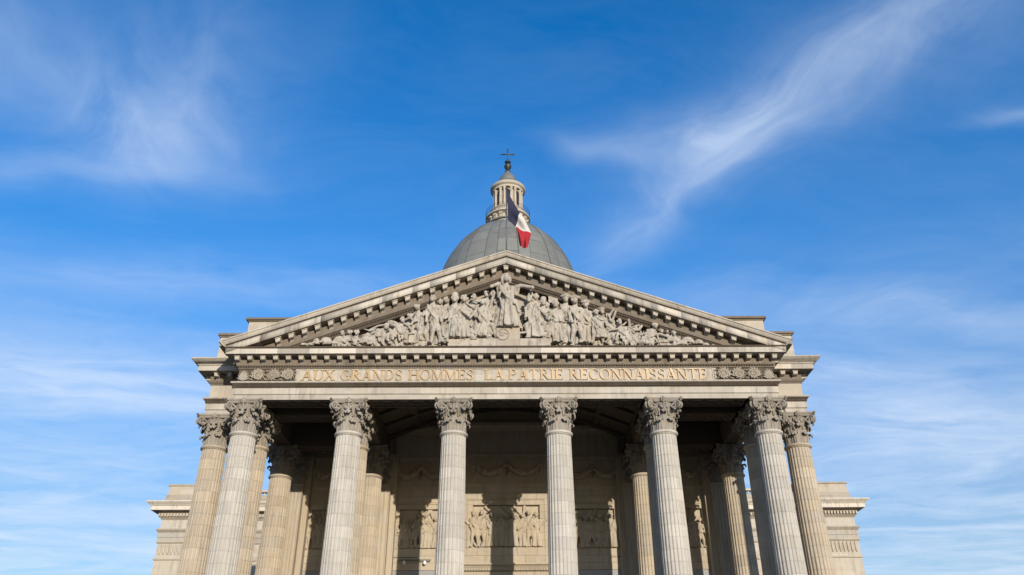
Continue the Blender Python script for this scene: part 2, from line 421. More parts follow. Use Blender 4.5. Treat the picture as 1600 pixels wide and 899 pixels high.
# ------------------------------------------------------------------ swept mouldings
PATH = [(-FX, 60.0), (-FX, BY+1.52), (-BX, BY+1.52), (-BX, BY), (-FX, BY), (-FX, FY), (FX, FY), (FX, BY), (BX, BY), (BX, BY+1.52), (FX, BY+1.52), (FX, 60.0)]
def normals(path):
    out = []
    for a, b in zip(path, path[1:]):
        d = Vector((b[0]-a[0], b[1]-a[1])).normalized(); out.append(Vector((d.y, -d.x)))
    return out
def corner(path, nn, i, o):
    p = Vector(path[i])
    if i == 0: return p+nn[0]*o
    if i == len(path)-1: return p+nn[-1]*o
    a, b = nn[i-1], nn[i]; return p + (a+b)*(o/(1+a.dot(b)))
def sweep(m, path, prof, segs=None):
    nn = normals(path)
    rng = range(len(path)-1) if segs is None else segs
    for i in rng:
        m.loft([[(*corner(path, nn, i, o), z) for o, z in prof], [(*corner(path, nn, i+1, o), z) for o, z in prof]])
def sweep_all(m, path, prof):
    nn = normals(path)
    m.loft([[(*corner(path, nn, i, o), z) for o, z in prof] for i in range(len(path))])
def block(m, path, nn, i, prof, t0, t1, L):
    # slice t0..t1 of segment i; the outermost slices keep the mitre
    a, b = Vector(path[i]), Vector(path[i+1]); d = (b-a).normalized()
    def end(t, o):
        if t <= 0: return corner(path, nn, i, o)
        if t >= L: return corner(path, nn, i+1, o)
        return a + d*t + nn[i]*o
    m.loft([[(*end(t0, o), z) for o, z in prof], [(*end(t1, o), z) for o, z in prof]])
NN = normals(PATH)

# architrave: two fasciae and a crowning moulding
m = MB(); sweep_all(m, PATH, [(-.4, ZA+.004), (0, ZA), (0, 20.55), (-.4, 20.55)]); arch = part('architrave', m.mesh('architrave', angle=40), 'entab')
def courses(name, prof, mat, parent, lo, hi, segs=range(len(PATH)-1), gap=.004):
    for i in segs:
        L = (Vector(PATH[i+1])-Vector(PATH[i])).length; t = 0
        while t < L:
            q = rnd.uniform(lo, hi); t1 = t+q
            if L-t1 < lo*.7: t1 = L
            mm = MB(); block(mm, PATH, NN, i, prof, t if t == 0 else t+gap, t1 if t1 == L else t1-gap, L)
            link(name, mm.mesh(name), mat, parent); t = t1
courses('fascia_stone', [(-.3, 20.56), (.02, 20.56), (.02, 20.575), (.07, 20.60), (.07, 21.0), (-.3, 21.0)], 'entab', arch, 2.2, 4.4, segs=(2, 3, 4, 5, 6, 7, 8))
m = MB(); sweep_all(m, PATH, [(-.3, 21.002), (.09, 21.002), (.09, 21.05), (.12, 21.06), (.13, 21.10), (.12, 21.14), (.16, 21.17), (.22, 21.27), (.22, 21.285), (-.3, 21.30)])
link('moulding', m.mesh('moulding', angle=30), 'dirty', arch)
m = MB(); sweep_all(m, PATH, [(-.3, 21.302), (.26, 21.29), (.27, 21.32), (.27, 21.40), (-.3, 21.42)])
link('ledge', m.mesh('ledge', angle=30), 'corona', arch)
n_b = 0
for (x0, x1, y) in ((-FX, FX, FY),):                     # pearl row under the ledge
    m = MB(); x = x0+.1
    while x < x1:
        m.ell((x, y-.14, 21.10), (.05, .05, .05), 6, 4); x += .125
    o = link('pearl_row', m.mesh('pearl_row'), 'dirty', arch); tag(o, kind='stuff')

# frieze
m = MB(); sweep_all(m, PATH, [(-.5, 21.425), (-.03, 21.425), (-.03, 22.34), (-.5, 22.34)]); frieze = part('frieze', m.mesh('frieze'), 'cream')
X0, X1, PZ0, PZ1 = -13.38, 13.32, 21.455, 22.31
m = MB(); m.box(X0, X1, FY-.02, FY+.1, PZ0, PZ1)
tab = link('inscription_panel', m.mesh('inscription_panel'), 'entab', frieze)
m = MB()
for z in (PZ0, PZ1-.05): m.box(X0-.03, X1+.03, FY-.06, FY+.05, z, z+.05)
for x in (X0-.03, X1-.04): m.box(x, x+.07, FY-.058, FY+.05, PZ0+.052, PZ1-.052)
for x in (X0-.15, X1+.06):
    for k in range(5): m.ell((x+.05, FY-.03, PZ0+.12+.15*k), (.045, .045, .06), 6, 4)
    m.box(x, x+.10, FY-.02, FY+.05, PZ0, PZ1)
link('panel_border', m.mesh('panel_border'), 'entab', frieze)

# rinceau scrolls at both ends of the frieze
def scroll_mesh(sgn, seed):
    m = MB(); rg = random.Random(seed)
    r = .36; pts, rs = [], []
    for i in range(48):
        t = i/47; a = R(205)-t*R(700); q = r*(1-.80*t)
        pts.append((sgn*math.cos(a)*q, -.09-.06*t, math.sin(a)*q)); rs.append(.062*(1-.2*t))
    m.tube(pts, rs, 6)
    for i in range(0, 36, 2):
        p = Vector(pts[i]); out = Vector((p.x, 0, p.z)).normalized(); tg = (Vector(pts[i+1])-p).normalized()
        e = p + out*rg.uniform(.05, .10) + tg*.08
        m.tube([p, e+Vector((0, -.05, 0)), e+out*.04+tg*.08, e-out*.01+tg*.12], [.035, .05, .04, .012], 5)
        if i < 22:
            e = p - out*.07 + tg*.08; m.tube([p, e+Vector((0, -.06, 0)), e-out*.05+tg*.04], [.04, .05, .012], 5)
    for i in range(7):
        a = R(51.4*i); m.ell((.09*math.cos(a), -.10, .09*math.sin(a)), (.055, .05, .055), 6, 4)
    m.ell((0, -.13, 0), (.05, .05, .05), 6, 4)
    # leaves that fill the corners between two scrolls
    for q, (cx, cz) in enumerate(((-.46, .30), (.46, .30), (-.46, -.30), (.46, -.30), (.44, .02), (-.44, -.02))):
        for k in range(3):
            a = rg.uniform(0, 6.28); L = rg.uniform(.10, .16)
            m.tube([(cx, -.02, cz*.9), (cx+math.cos(a)*L*.5, -.08, cz*.9+math.sin(a)*L*.3), (cx+math.cos(a)*L, -.03, cz*.9+math.sin(a)*L*.45)], [.03, .055, .015], 5)
    return m.mesh('scroll', angle=60)
def sprig_mesh():
    m = MB()
    for a in range(-75, 76, 15):
        b = R(90+a); p = [(math.cos(b)*q*.42, -.03-.07*math.sin(q*3), -.36+math.sin(b)*q*.74) for q in (0, .35, .7, 1)]
        m.tube(p, [.03, .055, .06, .015], 5)
    m.ell((0, -.08, -.30), (.09, .07, .08), 8, 5)
    return m.mesh('sprig', angle=60)
spr = sprig_mesh()
for sx in (-1, 1):
    a, b = sorted((sx*13.56, sx*17.22)); m = MB(); m.box(a, b, FY+.005, FY+.06, PZ0-.02, PZ1+.02); link('scroll_field', m.mesh('scroll_field'), 'dirty', frieze)
zc = (PZ0+PZ1)/2
for sx in (-1, 1):
    for k in range(3): link('scroll', scroll_mesh((sx if k % 2 else -sx), k+5*sx+9), 'tymp', frieze, (sx*(14.0+.96*k), FY+.01, zc+(.0 if k % 2 else .01)))
    link('sprig', spr, 'tymp', frieze, (sx*16.86, FY+.01, zc))

# gilded letters, roman capitals made of stems, thins, bowls and serifs
TH_, TN, SE = .185, .09, .062
def arc_piece(cx, cy, rx, ry, a0, a1, w_side, w_top, n=20):
    o, i_ = [], []
    for k in range(n+1):
        a = R(a0+(a1-a0)*k/n); w = w_top + (w_side-w_top)*abs(math.cos(a))**1.3
        o.append((cx+rx*math.cos(a), cy+ry*math.sin(a))); i_.append((cx+(rx-w)*math.cos(a), cy+(ry-min(w, .075+w*.12))*math.sin(a)))
    return [(o[k], o[k+1], i_[k+1], i_[k]) for k in range(n)]
def rect(x0, y0, x1, y1): return [((x0, y0), (x1, y0), (x1, y1), (x0, y1))]
def diag(xb, xt, w, y0=0, y1=1): return [((xb, y0), (xb+w, y0), (xt+w, y1), (xt, y1))]
def serif(xc, y, l=.13): return rect(xc-l, y if y == 0 else 1-SE, xc+l, SE if y == 0 else 1)
def stem(x, w=TH_, top=True, bot=True):
    g = [rect(x, 0, x+w, 1)]
    if top: g.append(serif(x+w/2, 1, w/2+.08))
    if bot: g.append(serif(x+w/2, 0, w/2+.08))
    return g
GL = {
 'A': (.90, [diag(.07, .40, TN), diag(.64, .36, TH_), rect(.2, .31, .7, .37), serif(.10, 0), serif(.72, 0, .16)]),
 'U': (.88, [rect(.10, .32, .25, 1), rect(.68, .32, .75, 1), arc_piece(.425, .32, .325, .33, 180, 360, .12, .06), serif(.17, 1, .16), serif(.715, 1, .13)]),
 'X': (.88, [diag(.64, .08, TH_), diag(.07, .64, TN), serif(.12, 0, .12), serif(.72, 0, .15), serif(.16, 1, .15), serif(.68, 1, .12)]),
 'G': (.96, [arc_piece(.47, .5, .42, .51, 45, 325, .15, .055), rect(.68, .06, .82, .44), rect(.58, .40, .92, .45)]),
 'R': (.90, [*stem(.10), arc_piece(.36, .75, .30, .25, -90, 90, .14, .055, 12), rect(.25, .945, .37, 1), rect(.25, .5, .37, .555), [((.34, .5), (.50, .5), (.86, 0), (.68, 0))], serif(.80, 0, .10)]),
 'N': (.98, [rect(.12, 0, .19, 1), rect(.76, 0, .83, 1), diag(.68, .10, .17), serif(.155, 0), serif(.10, 1, .10), serif(.795, 1)]),
 'D': (.94, [*stem(.10), arc_piece(.38, .5, .46, .5, -90, 90, .15, .055, 16), rect(.25, .945, .39, 1), rect(.25, 0, .39, .055)]),
 'S': (.70, [arc_piece(.34, .735, .25, .265, 25, 270, .11, .06, 14), arc_piece(.34, .25, .28, .26, -155, 90, .12, .06, 14), rect(.52, .76, .56, .96), rect(.07, .05, .11, .25)]),
 'H': (.98, [*stem(.10), *stem(.72), rect(.25, .47, .72, .53)]),
 'O': (1.0, [arc_piece(.5, .5, .46, .51, 0, 360, .16, .055, 32)]),
 'M': (1.14, [rect(.13, 0, .20, 1), rect(.88, 0, 1.03, 1), [((.16, 1), (.32, 1), (.62, .02), (.50, .02))], [((.88, 1), (.95, 1), (.60, .02), (.53, .02))], serif(.165, 0, .12), serif(.955, 0, .16), serif(.16, 1, .10), serif(.97, 1, .14)]),
 'E': (.76, [*stem(.10), rect(.25, .945, .64, 1), rect(.25, .47, .54, .53), rect(.25, 0, .68, .055), rect(.60, .80, .64, .944), rect(.64, .056, .68, .22), rect(.50, .40, .54, .60)]),
 'L': (.74, [*stem(.10), rect(.25, 0, .66, .055), rect(.62, .056, .66, .24)]),
 'P': (.80, [*stem(.10), arc_piece(.36, .73, .33, .27, -90, 90, .15, .055, 12), rect(.25, .945, .37, 1), rect(.25, .46, .37, .515)]),
 'T': (.86, [rect(.355, 0, .51, 1), rect(.06, .945, .80, 1), rect(.06, .78, .10, .944), rect(.76, .78, .80, .944), serif(.432, 0, .15)]),
 'I': (.36, [*stem(.10)]),
 'C': (.90, [arc_piece(.48, .5, .43, .51, 45, 318, .155, .055, 26), rect(.76, .74, .80, .96)]),
}
def letter_mesh(ch):
    m = MB(); d = .09
    for q, grp in enumerate(GL[ch][1]):
        dd = d + .003*q
        for poly in grp:
            n = len(poly)
            m.loft([[(x, 0, z) for x, z in poly], [(x, -dd, z) for x, z in poly]])
    return m.mesh('letter')
LM = {}
ZL, HL = 21.515, .725
for word, x0, x1 in (('AUX', -13.14, -10.96), ('GRANDS', -10.67, -6.61), ('HOMMES', -6.28, -2.05), ('LA', -1.43, -.08), ('PATRIE', .13, 3.71), ('RECONNAISSANTE', 4.04, 12.93)):
    wid = [GL[c][0] for c in word]; k = (x1-x0)/sum(wid); x = x0
    for c, q in zip(word, wid):
        if c not in LM: LM[c] = letter_mesh(c)
        o = link('letter', LM[c], 'gold', frieze, (x, FY-.018, ZL)); o.scale = (k, 1, HL)
        x += q*k

# cornice
m = MB(); BED = [(-.5, 22.345), (0, 22.345), (.04, 22.37), (.04, 22.43), (.08, 22.45), (.13, 22.53), (.15, 22.57), (.15, 22.61), (.07, 22.63), (.07, 23.12), (-.5, 23.12)]
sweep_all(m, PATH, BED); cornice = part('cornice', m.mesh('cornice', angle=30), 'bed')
m = MB(); x = -FX
while x < FX:                                            # egg row on the bed moulding
    m.ell((x, FY-.12, 22.50), (.07, .06, .06), 6, 4); x += .165
o = link('egg_row', m.mesh('egg_row'), 'dirty', cornice); tag(o, kind='stuff')
FRONT = 5
COR = [(-.5, 23.124), (.70, 23.124), (.70, 23.10), (.75, 23.10), (.75, 23.455), (-.5, 23.455)]
courses('cornice_block', COR, 'corona', cornice, 1.0, 2.3, segs=range(1, len(PATH)-2))
m = MB(); sweep(m, PATH, [(-.5, 23.46), (.78, 23.46), (.83, 23.52), (.83, 23.57), (.1, 23.72), (-.5, 23.74)], segs=[FRONT])
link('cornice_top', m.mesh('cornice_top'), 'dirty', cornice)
SIMA = [(-.5, 23.46), (.80, 23.46), (.83, 23.53), (.86, 23.56), (1.0, 23.62), (1.09, 23.74), (1.19, 23.80), (1.20, 23.88), (.0, 24.0), (-.5, 24.0)]
for sg in (range(FRONT), range(FRONT+1, len(PATH)-1)):
    m = MB(); m.loft([[(*corner(PATH, NN, i, o), z) for o, z in SIMA] for i in [*sg, sg[-1]+1]]); link('gutter_moulding', m.mesh('gutter_moulding', angle=40), 'entab', cornice)
def modillion_mesh(sl=0):
    # scrolled bracket, narrower below, under a small cap slab
    m = MB(); top = [(0, 0), (.48, 0), (.48, -.07), (.45, -.10), (.45, -.21), (.42, -.30), (.32, -.33), (.16, -.33), (.07, -.39), (0, -.45)]
    def ring(q): return [(q*(.17+.11*z), -o, z+sl*q*(.17+.11*z)) for o, z in top]
    m.loft([ring(-1), ring(1)])
    m.loft([[(x, -o, z+sl*x) for o, z in ((.03, -.002), (.51, -.002), (.51, -.075), (.03, -.07))] for x in (-.20, .20)])
    return m.mesh('modillion')
md = {0: modillion_mesh(), 1: modillion_mesh(SL), -1: modillion_mesh(-SL)}
STEP = S/8
for k in range(-21, 22):
    if abs(k*STEP) < FX+.3: link('modillion', md[0], 'entab', cornice, (k*STEP, FY-.06, 23.118))
for sx in (-1, 1):
    for x, y in ((18.65, BY-.06), (19.50, BY-.06)): link('modillion', md[0], 'entab', cornice, (sx*x, y, 23.118))
    for y in (BY+.35, BY+1.15): link('modillion', md[0], 'entab', cornice, (sx*(BX+.06), y, 23.118), sx*R(90))
    for y in (FY+.35, FY+1.1): link('modillion', md[0], 'entab', cornice, (sx*(FX+.06), y, 23.118), sx*R(90))

# ------------------------------------------------------------------ gable
def zr(x): return APEX - SL*abs(x)
def rake(m, prof, x0, x1): m.loft([[(x, FY-o, zr(x)+v) for o, v in prof] for x in (x0, x1)])
XE = FX+1.2
RMOU = [(-.9, -1.86), (.0, -1.86), (.05, -1.80), (.05, -1.72), (.11, -1.66), (.16, -1.58), (.18, -1.52), (-.9, -1.52)]
RBED = [(-.6, -1.515), (.24, -1.515), (.26, -1.48), (.26, -1.40), (.22, -1.36), (.17, -1.34), (.17, -1.20), (.13, -1.18), (.13, -.735), (-.6, -.735)]
RCOR = [(-.6, -.73), (.73, -.73), (.73, -.755), (.78, -.755), (.78, -.295), (-.6, -.295)]
RFIL = [(-.6, -.291), (.80, -.291), (.80, -.265), (.83, -.245), (.83, -.212), (-.6, -.212)]
RSIM = [(-.6, -.21), (.87, -.21), (.92, -.15), (.97, -.07), (.99, .0), (1.05, .04), (1.05, .12), (.4, .20), (-.6, .22)]
m = MB()
for sx in (-1, 1): rake(m, RBED, 0, sx*16.6)
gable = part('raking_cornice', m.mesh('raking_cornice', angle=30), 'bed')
m = MB()
for sx in (-1, 1):
    x = .1
    while x < 13.6: m.ell((sx*x, FY-.14, zr(x)-1.60), (.07, .06, .07), 6, 4); x += .165
o = link('egg_row', m.mesh('egg_row'), 'dirty', gable); tag(o, kind='stuff')
m = MB()
for sx in (-1, 1): rake(m, RMOU, 0, sx*14.5)
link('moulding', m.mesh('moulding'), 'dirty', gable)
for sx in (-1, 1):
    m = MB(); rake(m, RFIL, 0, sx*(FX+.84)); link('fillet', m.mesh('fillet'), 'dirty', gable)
for sx in (-1, 1):
    for prof, nm, mt, lo, hi, xe in ((RCOR, 'cornice_block', 'corona', 1.1, 2.4, FX+.78), (RSIM, 'gutter_block', 'entab', 1.4, 2.6, XE)):
        x = 0
        while x < xe:
            x1 = x+rnd.uniform(lo, hi)
            if xe-x1 < .8: x1 = xe
            mm = MB(); rake(mm, prof, sx*(x+(.004 if x else 0)), sx*(x1-(.004 if x1 < xe else 0))); link(nm, mm.mesh(nm, angle=35), mt, gable); x = x1
    for k in range(1, 19):
        x = k*STEP
        if zr(x)-1.2 > 23.7: link('modillion', md[-sx], 'entab', gable, (sx*x, FY-.12, zr(x)-.74))
link('modillion', md[0], 'entab', gable, (0, FY-.12, zr(0)-.80))
m = MB(); xx = 13.9
m.add([(-xx-.6, FY+.62, 23.4), (xx+.6, FY+.62, 23.4), (0, FY+.62, zr(0)-1.3)], [(0, 1, 2)])
m.add([(-xx-.6, FY+.9, 23.4), (xx+.6, FY+.9, 23.4), (0, FY+.9, zr(0)-1.3)], [(2, 1, 0)])
tymp = part('tympanum', m.mesh('tympanum'), 'tymp')
# roof behind the gable
m = MB(); m.loft([[(-XE+.3, y, zr(XE-.3)+.02), (0, y, zr(0)+.10), (XE-.3, y, zr(XE-.3)+.02), (XE-.3, y, zr(XE)-.2), (0, y, zr(0)-.3), (-XE+.3, y, zr(XE)-.2)] for y in (FY+.61, 62)])
part('roof', m.mesh('roof'), 'roofing')
# stepped attic over the set-back wings
m = MB(); m.box(-BX+.05, BX-.05, BY+.05, BY+1.7, 23.9, 25.95)
attic = part('attic', m.mesh('attic'), 'cream')
m = MB(); m.box(-BX-.03, BX+.03, BY-.05, BY+1.8, 25.95, 26.05); m.box(-BX-.12, BX+.12, BY-.14, BY+1.9, 26.05, 26.2); link('coping', m.mesh('coping'), 'bed', attic)
m = MB(); m.box(-18.3, 18.3, BY+.55, BY+4, 26.2, 27.4); link('attic_block', m.mesh('attic_block'), 'cream', attic)
m = MB(); m.box(-18.38, 18.38, BY+.47, BY+4.1, 27.4, 27.5); m.box(-18.5, 18.5, BY+.35, BY+4.2, 27.5, 27.66); link('coping', m.mesh('coping'), 'bed', attic)

# ------------------------------------------------------------------ carved figures (each one continuous skin)
TYMP=[((-10.79,24.81),(-11.06,24.16),(((-11.35,24.16),(-11.76,24.03)),),(((-10.91,24.35),(-10.6,24.16)),),None,0,1.25,0),((-10.34,24.95),(-10.48,24.21),(((-10.77,24.16),(-11.04,24.02)),),(((-10.17,24.48),(-10.02,24.2)),),None,-0.1,1.3,0),((-9.87,24.9),(-9.97,24.2),(),(((-9.62,24.48),(-9.68,24.16)),),(-9.99,23.97),-0.1,1.3,0),((-7.91,25.23),(-8.53,24.52),(((-9.09,24.67),(-9.51,24.16)),((-8.93,24.25),(-9.29,24.02))),(((-8.16,24.62),(-7.75,24.24)),((-7.55,24.85),(-7.43,24.38))),None,0.05,1.6,0),((-6.84,25.7),(-7.12,24.8),(((-6.53,24.84),(-6.65,24.01)),((-7.44,24.52),(-7.53,23.96))),(((-7.31,25.13),(-6.95,24.75)),((-6.48,25.31),(-6.29,25.03))),None,0.1,1.5,0),((-6.44,26.12),(-6.26,25.22),(),(((-6.07,25.64),(-5.81,25.5)),),(-6.11,24.1),-0.15,1.4,0),((-5.95,26.65),(-5.5,25.36),(((-5.72,24.7),(-5.9,24.0)),((-5.3,24.65),(-5.1,24.0))),(((-5.42,26.26),(-5.03,26.12)),((-6.0,25.93),(-6.23,25.41))),None,0.05,1.6,0),((-4.95,27.23),(-4.75,25.59),(((-4.84,24.84),(-4.89,24.0)),((-4.42,24.84),(-4.26,24.0))),(((-5.25,26.36),(-5.26,25.59)),((-4.4,26.41),(-4.28,25.59))),None,0.18,1.75,0),((-4.43,27.18),(-4.29,25.78),(),(),(-4.14,24.0),-0.1,1.65,0),((-4.0,27.23),(-3.91,25.78),(),(((-3.67,26.4),(-3.61,25.92)),),(-3.8,24.04),-0.02,1.65,0),((-3.44,27.18),(-3.36,25.92),(),(((-2.99,26.4),(-2.55,25.92)),),(-3.27,24.32),0.22,1.85,1),((-2.8,27.28),(-2.72,25.92),(),(((-2.39,26.45),(-2.08,25.96)),),(-2.64,24.36),0.05,1.85,0),((-2.15,27.52),(-2.08,26.16),(),(),(-1.97,24.45),-0.12,1.6,0),((-1.58,26.98),(-1.39,25.44),(((-1.98,25.11),(-2.09,24.31)),((-0.88,25.25),(-0.66,24.31))),(((-1.11,26.54),(-0.85,27.42)),((-2.04,26.3),(-2.33,25.82))),(-1.63,24.41),0.2,1.6,0),((-1.33,27.76),(-1.32,26.35),(),(((-0.98,27.22),(-0.81,27.71)),),(-1.22,24.82),-0.15,1.55,0),((-2.28,25.25),(-2.23,24.69),(((-2.47,24.5),(-2.64,24.22)),),(((-2.02,24.97),(-1.85,24.78)),),(-2.13,24.22),0.25,1.0,0),((-0.72,27.12),(-0.63,26.01),(),(((-0.89,26.54),(-0.97,26.15)),),(-0.63,25.1),-0.05,1.35,0),((0.0,28.74),(0.1,26.95),(),(((-0.51,28.36),(-0.9,28.06)),((0.97,28.2),(1.66,27.95))),(0.16,25.1),0.25,2.15,2),((1.52,27.16),(1.88,25.62),(((1.32,25.24),(1.48,24.3)),((2.51,25.38),(2.65,24.3))),(((1.76,26.29),(1.33,25.86)),((2.36,26.38),(2.65,25.9))),(1.98,24.35),0.2,1.65,0),((2.0,27.55),(2.02,26.24),(),(((1.66,27.6),(1.48,27.21)),),(1.99,24.91),-0.15,1.6,0),((2.51,27.06),(2.53,26.0),(),(((2.88,26.48),(3.04,26.14)),),(2.5,24.81),-0.05,1.6,1),((3.32,26.86),(3.37,25.61),(),(((3.05,26.23),(2.86,25.8)),((3.77,26.23),(3.97,25.75))),(3.4,24.06),0.02,1.7,0),((2.99,25.76),(2.97,24.95),(((2.83,24.53),(2.82,24.16)),((3.08,24.53),(3.11,24.16))),(((2.76,25.23),(2.63,24.95)),((3.19,25.23),(3.26,25.0))),None,0.25,0.95,0),((4.03,27.3),(3.97,25.85),(((3.81,24.9),(3.73,23.97)),((4.11,24.9),(4.11,23.97))),(((3.69,26.42),(3.55,25.9)),),None,-0.05,1.7,3),((4.62,27.05),(4.68,25.46),(((4.44,24.71),(4.28,23.97)),((4.9,24.71),(5.03,23.96))),(((4.16,26.23),(4.34,25.51)),((5.14,26.23),(4.9,25.61))),None,0.2,1.75,3),((5.34,26.86),(5.36,25.51),(((5.41,24.8),(5.37,23.96)),),(((5.65,26.08),(5.74,25.51)),),(5.16,24.01),-0.02,1.6,3),((6.0,26.22),(6.07,25.17),(((5.78,24.61),(5.66,23.96)),((6.29,24.61),(6.37,23.96))),(((5.66,25.6),(5.89,25.08)),((6.52,25.74),(6.62,25.27))),None,0.15,1.45,0),((6.44,26.41),(6.53,25.17),(((6.58,24.61),(6.58,23.96)),),(((6.79,25.88),(7.12,26.41)),),None,-0.1,1.5,3),((6.84,26.03),(6.86,25.03),(((6.7,24.51),(6.75,23.96)),((7.04,24.51),(7.13,23.96))),(((7.08,25.74),(7.28,26.22)),),None,0,1.4,0),((7.53,25.5),(7.87,24.37),(((8.22,24.6),(8.59,23.95)),((8.1,24.14),(7.58,23.91))),(((7.39,24.79),(7.19,24.23)),((8.05,25.07),(8.32,24.74))),None,0.12,1.5,0),((8.52,25.12),(8.78,24.23),(((9.02,24.51),(8.88,23.9)),),(((8.31,24.6),(8.1,24.14)),),None,0.0,1.3,0),((9.84,25.21),(9.33,24.27),(((8.96,24.32),(8.76,23.9)),((9.18,23.99),(9.77,23.95))),(((10.13,24.64),(10.48,24.41)),),None,0.12,1.45,0),((10.28,24.97),(10.29,24.18),(),(),(10.3,23.85),-0.1,1.25,0),((10.66,24.97),(10.71,24.17),(),(((10.91,24.5),(10.88,24.17)),),(10.72,23.85),-0.12,1.25,0),((11.06,24.73),(11.29,24.08),(((11.71,24.12),(12.2,23.94)),),(((11.15,24.31),(11.46,24.12)),),None,0.05,1.2,0)]
LUMPS=[(-13.27,24.08,0.38,0.11,0),(-12.86,24.12,0.29,0.13,0),(-12.46,24.31,0.25,0.25,0.1),(-11.83,24.35,0.42,0.21,0.05),(-11.68,24.12,0.34,0.13,0.15),(-11.26,24.12,0.42,0.13,0.1),(11.94,24.26,0.46,0.23,0.05),(12.64,24.12,0.34,0.17,0.1),(13.12,23.98,0.25,0.11,0.05),(13.62,23.93,0.29,0.08,0.0),(11.49,24.03,0.42,0.17,0.15),(3.55,25.99,0.46,0.5,0.2),(6.25,24.66,0.42,0.34,0.3),(-9.19,24.34,0.42,0.29,0.15),(-8.68,24.8,0.59,0.29,-0.1),(2.5,25.05,0.38,0.29,0.3),(2.2,24.76,0.5,0.34,0.25),(-1.18,25.01,0.5,0.38,0.15),(-1.85,24.73,0.38,0.34,0.1),(-5.51,24.65,0.59,0.38,-0.1),(7.99,24.79,0.67,0.38,-0.15),(9.23,24.51,0.38,0.29,-0.1),(-6.77,24.56,0.42,0.38,-0.15),(-10.33,24.39,0.67,0.21,-0.1),(10.68,24.31,0.76,0.25,-0.12)]
ARCS=[(((-9.28,25.42),(-8.76,25.75),(-8.13,25.89),(-7.48,25.75),(-7.08,25.51)),0.11,-0.1),(((-9.09,25.13),(-8.52,25.46),(-7.85,25.56),(-7.24,25.36)),0.08,-0.05),(((8.19,25.83),(8.24,25.31),(8.43,25.02),(8.77,25.07),(9.0,25.35)),0.11,0),(((8.38,25.54),(8.74,25.73),(9.02,25.59)),0.08,-0.1),(((8.54,25.35),(8.8,25.45),(9.0,25.31)),0.08,-0.05),(((3.19,25.28),(3.43,24.81),(3.74,24.06)),0.08,0.3),(((3.24,24.16),(3.17,24.81),(3.02,25.37)),0.06,0.3),(((4.21,26.62),(4.2,25.28),(4.12,24.06)),0.05,0.25),(((6.83,25.17),(7.13,25.84),(7.43,26.51)),0.07,0.15),(((2.75,24.72),(2.61,25.76),(2.2,26.82)),0.06,-0.1),(((6.24,23.87),(7.49,24.98),(8.18,24.51)),0.05,0.2),(((-0.9,28.01),(-1.03,27.76),(-0.9,27.51),(-0.77,27.76),(-0.9,28.01)),0.07,0.25),(((1.66,27.95),(1.53,27.65),(1.65,27.36),(1.79,27.65),(1.66,27.95)),0.07,0.25),(((2.86,27.21),(2.83,26.23)),0.06,-0.15),(((0.89,24.72),(1.49,24.81),(2.15,24.48),(2.82,24.3)),0.09,0.3),(((-2.34,24.31),(-1.8,24.55),(-1.3,24.45),(-0.79,24.31)),0.09,0.25),(((1.24,25.19),(1.07,25.76),(1.16,26.34)),0.07,-0.1)]
pending = []
def capsule(m, p0, r0, p1, r1, fy=1.0, n=10):
    p0, p1 = Vector(p0), Vector(p1); d = p1-p0; L = max(d.length, 1e-4); d /= L
    a = d.orthogonal().normalized(); b = d.cross(a); rings = []
    for k in range(-3, 1):
        t = k/3*math.pi/2; rings.append((p0+d*r0*math.sin(t)*.98, max(r0*math.cos(t), r0*.05)))
    for k in range(0, 4):
        t = k/3*math.pi/2; rings.append((p1+d*r1*math.sin(t)*.98, max(r1*math.cos(t), r1*.05)))
    vv = []
    for c, r in rings:
        ring = []
        for k in range(n):
            q = c+(a*math.cos(2*math.pi*k/n)+b*math.sin(2*math.pi*k/n))*r
            q.y = c.y+(q.y-c.y)*fy; ring.append(tuple(q))
        vv.append(ring)
    m.loft(vv)
def robe(m, top, rt, bot, rb, y, folds, fy=.75, rg=rnd):
    rings = []; n = 54; ph = rg.uniform(0, 6); ph2 = rg.uniform(0, 6)
    for i in range(9):
        t = i/8; c = (top[0]*(1-t)+bot[0]*t, top[1]*(1-t)+bot[1]*t); r = rt+(rb-rt)*t**.8
        ring = []
        for k in range(n):
            a = 2*math.pi*k/n; am = .10+.20*t
            f = 1+am*(math.sin(a*folds+ph+t*1.2)*.7+math.sin(a*(folds*2-3)+ph2-t)*.45)
            ring.append((c[0]+math.cos(a)*r*f, y+math.sin(a)*r*f*fy, c[1]))
        rings.append(ring)
    m.loft(rings)
